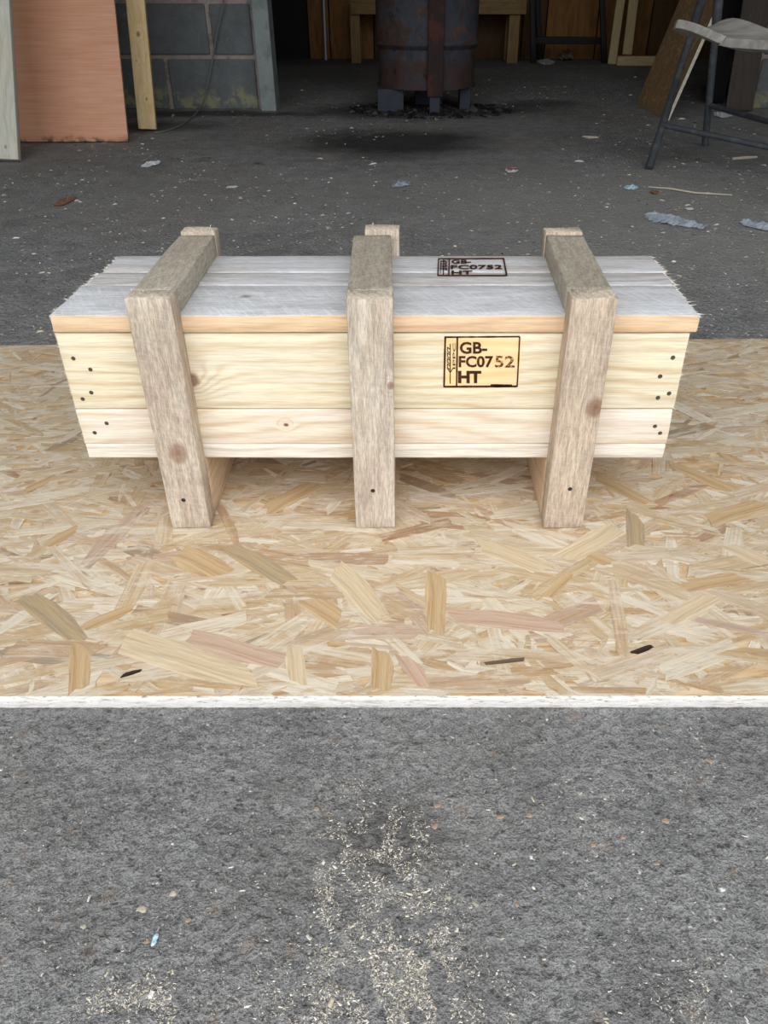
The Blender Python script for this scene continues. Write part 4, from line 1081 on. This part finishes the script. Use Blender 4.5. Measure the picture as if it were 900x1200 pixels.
# back rest above the frame
bt1, bt2 = f1.lerp(top1, .93), f2.lerp(top2, .93)
pts = [bt1 + (bt2 - bt1) * (k / 8) - v_ * (.03 * math.sin(math.pi * k / 8)) for k in range(9)]
V = [];F = []
for p in pts: V += [tuple(p - si + Vector((0, 0, -.05))), tuple(p - si + Vector((0, 0, .05)))]
for k in range(8): F.append((2 * k, 2 * k + 2, 2 * k + 3, 2 * k + 1))
bo = mesh_obj('backrest', V, F, so_.data.materials[0], stool, smooth=True); sm = bo.modifiers.new('thickness', 'SOLIDIFY'); sm.thickness = .012; sm.offset = 0

# =================================================================== dust, chips and stones on the concrete
r = random.Random(21)
pale = chip_mat('wood_chip', [lin(222, 214, 196), lin(196, 188, 172), lin(236, 230, 218), lin(172, 164, 148), lin(206, 194, 168), lin(140, 134, 124), lin(110, 106, 100)])
pts = []
def blob(px, py, rx, ry, n):
    for i in range(n):
        x, y = r.gauss(px, rx), r.gauss(py, ry)
        if y < 836: continue
        p = at_z(x, y); 
        k = mnoise.noise(Vector((p.x * 70, p.y * 70, 1.7)))
        if k > -.12: pts.append((p.x, p.y))
blob(455, 1090, 42, 75, 6000); blob(440, 985, 30, 22, 2000); blob(382, 1060, 7, 80, 1400); blob(505, 1120, 20, 55, 2200); blob(445, 1175, 90, 30, 3500); blob(160, 1178, 36, 22, 2200); blob(420, 925, 12, 7, 70)
blob(815, 1170, 22, 30, 800); blob(700, 960, 30, 40, 350); blob(810, 900, 20, 30, 250); blob(640, 1080, 120, 90, 500); blob(200, 1000, 120, 90, 400); blob(350, 1170, 40, 30, 250)
tag(chips('sawdust', pts, .00062, pale, 6, flat=.5, elong=2.2), 'pale sawdust and wood crumbs spilled on the concrete in front of the board', 'sawdust', kind='stuff')
pts = []
while len(pts) < 8500:
    py = 835 + 365 * r.random() if r.random() < .14 else 90 + 305 * r.random() ** .9
    p = at_z(r.uniform(-10, 910), py)
    if py < 400 and inside_board(p): continue
    if py < 200 and mnoise.noise(Vector((p.x * 1.5, p.y * 1.5, 8))) < -.1 : continue
    if abs(p.x - dc.x) < .36 and abs(p.y - dc.y) < .40: continue
    pts.append((p.x, p.y))
def dsz(p): 
    zd = p[1] * cp + H * sp; return max(.0009, zd * .0013) * (2.2 if p[1] > .9 and r.random() < .05 else 1)
tag(chips('floor_crumbs', pts, dsz, chip_mat('crumb', [lin(206, 202, 192), lin(180, 176, 168), lin(226, 222, 212), lin(160, 154, 144), lin(120, 116, 110), lin(84, 82, 80), lin(206, 192, 164)]), 8, flat=.35, elong=2.2), 'pale crumbs and wood chips scattered over the dark concrete floor', 'crumbs', kind='stuff')
# small stones set in the worn concrete
def stone(px, py, wpx, mat, seed):
    c = at_z(px, py); sc = (c.y * cp + H * sp) / FPX * wpx / 2
    q = random.Random(seed); V = []; k = 9
    rad = [q.uniform(.45, 1.15) for _ in range(k)]
    for (m_, z) in ((1.0, -.0006), (.85, .0002), (.45, .0003)):
        for i in range(k): a = 2 * math.pi * i / k; V.append((sc * m_ * rad[i] * math.cos(a), sc * .8 * m_ * rad[i] * math.sin(a), z))
    F = [(j * k + i, j * k + (i + 1) % k, (j + 1) * k + (i + 1) % k, (j + 1) * k + i) for j in range(2) for i in range(k)] + [tuple(range(2 * k, 3 * k))]
    return mesh_obj('stone', V, F, mat, fl, loc=(c.x, c.y, 0), smooth=True)
st_o = plain('orange_aggregate', lin(168, 142, 122), .85, .5, 300); st_g = plain('buff_aggregate', lin(184, 176, 156), .85, .5, 300); st_k = plain('dark_aggregate', lin(82, 80, 80), .8, .3, 200); st_w = plain('white_aggregate', lin(230, 230, 228), .8, .2, 200)
for k, (px, py, wp, mt) in enumerate([(512, 944, 11, st_o), (510, 968, 12, st_o), (586, 957, 11, st_o), (832, 892, 13, st_o), (203, 1046, 13, st_g), (166, 1066, 14, st_g), (220, 1078, 10, st_o), (98, 1086, 12, st_g),
        (695, 990, 11, st_o), (730, 981, 10, st_o), (770, 1012, 9, st_o), (780, 962, 13, st_o), (605, 1060, 9, st_o), (546, 1114, 9, st_k), (762, 910, 11, st_k), (846, 1042, 9, st_w), (526, 1052, 9, st_g), (440, 1034, 5, st_w), (480, 1025, 5, st_w),
        (172, 1104, 9, st_o), (620, 955, 9, st_o), (806, 1080, 8, st_k), (698, 1200, 12, st_k), (655, 1148, 8, st_k), (75, 960, 9, st_k), (300, 1010, 8, st_k), (84, 955, 6, st_o), (370, 948, 10, st_o)]):
    stone(px, py, wp, mt, k)
tag(crumple('plastic_scrap', 179.5, 1101, 184.5, 1106, .003, m_blue, 44, n=7), 'tiny pale blue scrap on the concrete front left', 'scrap')
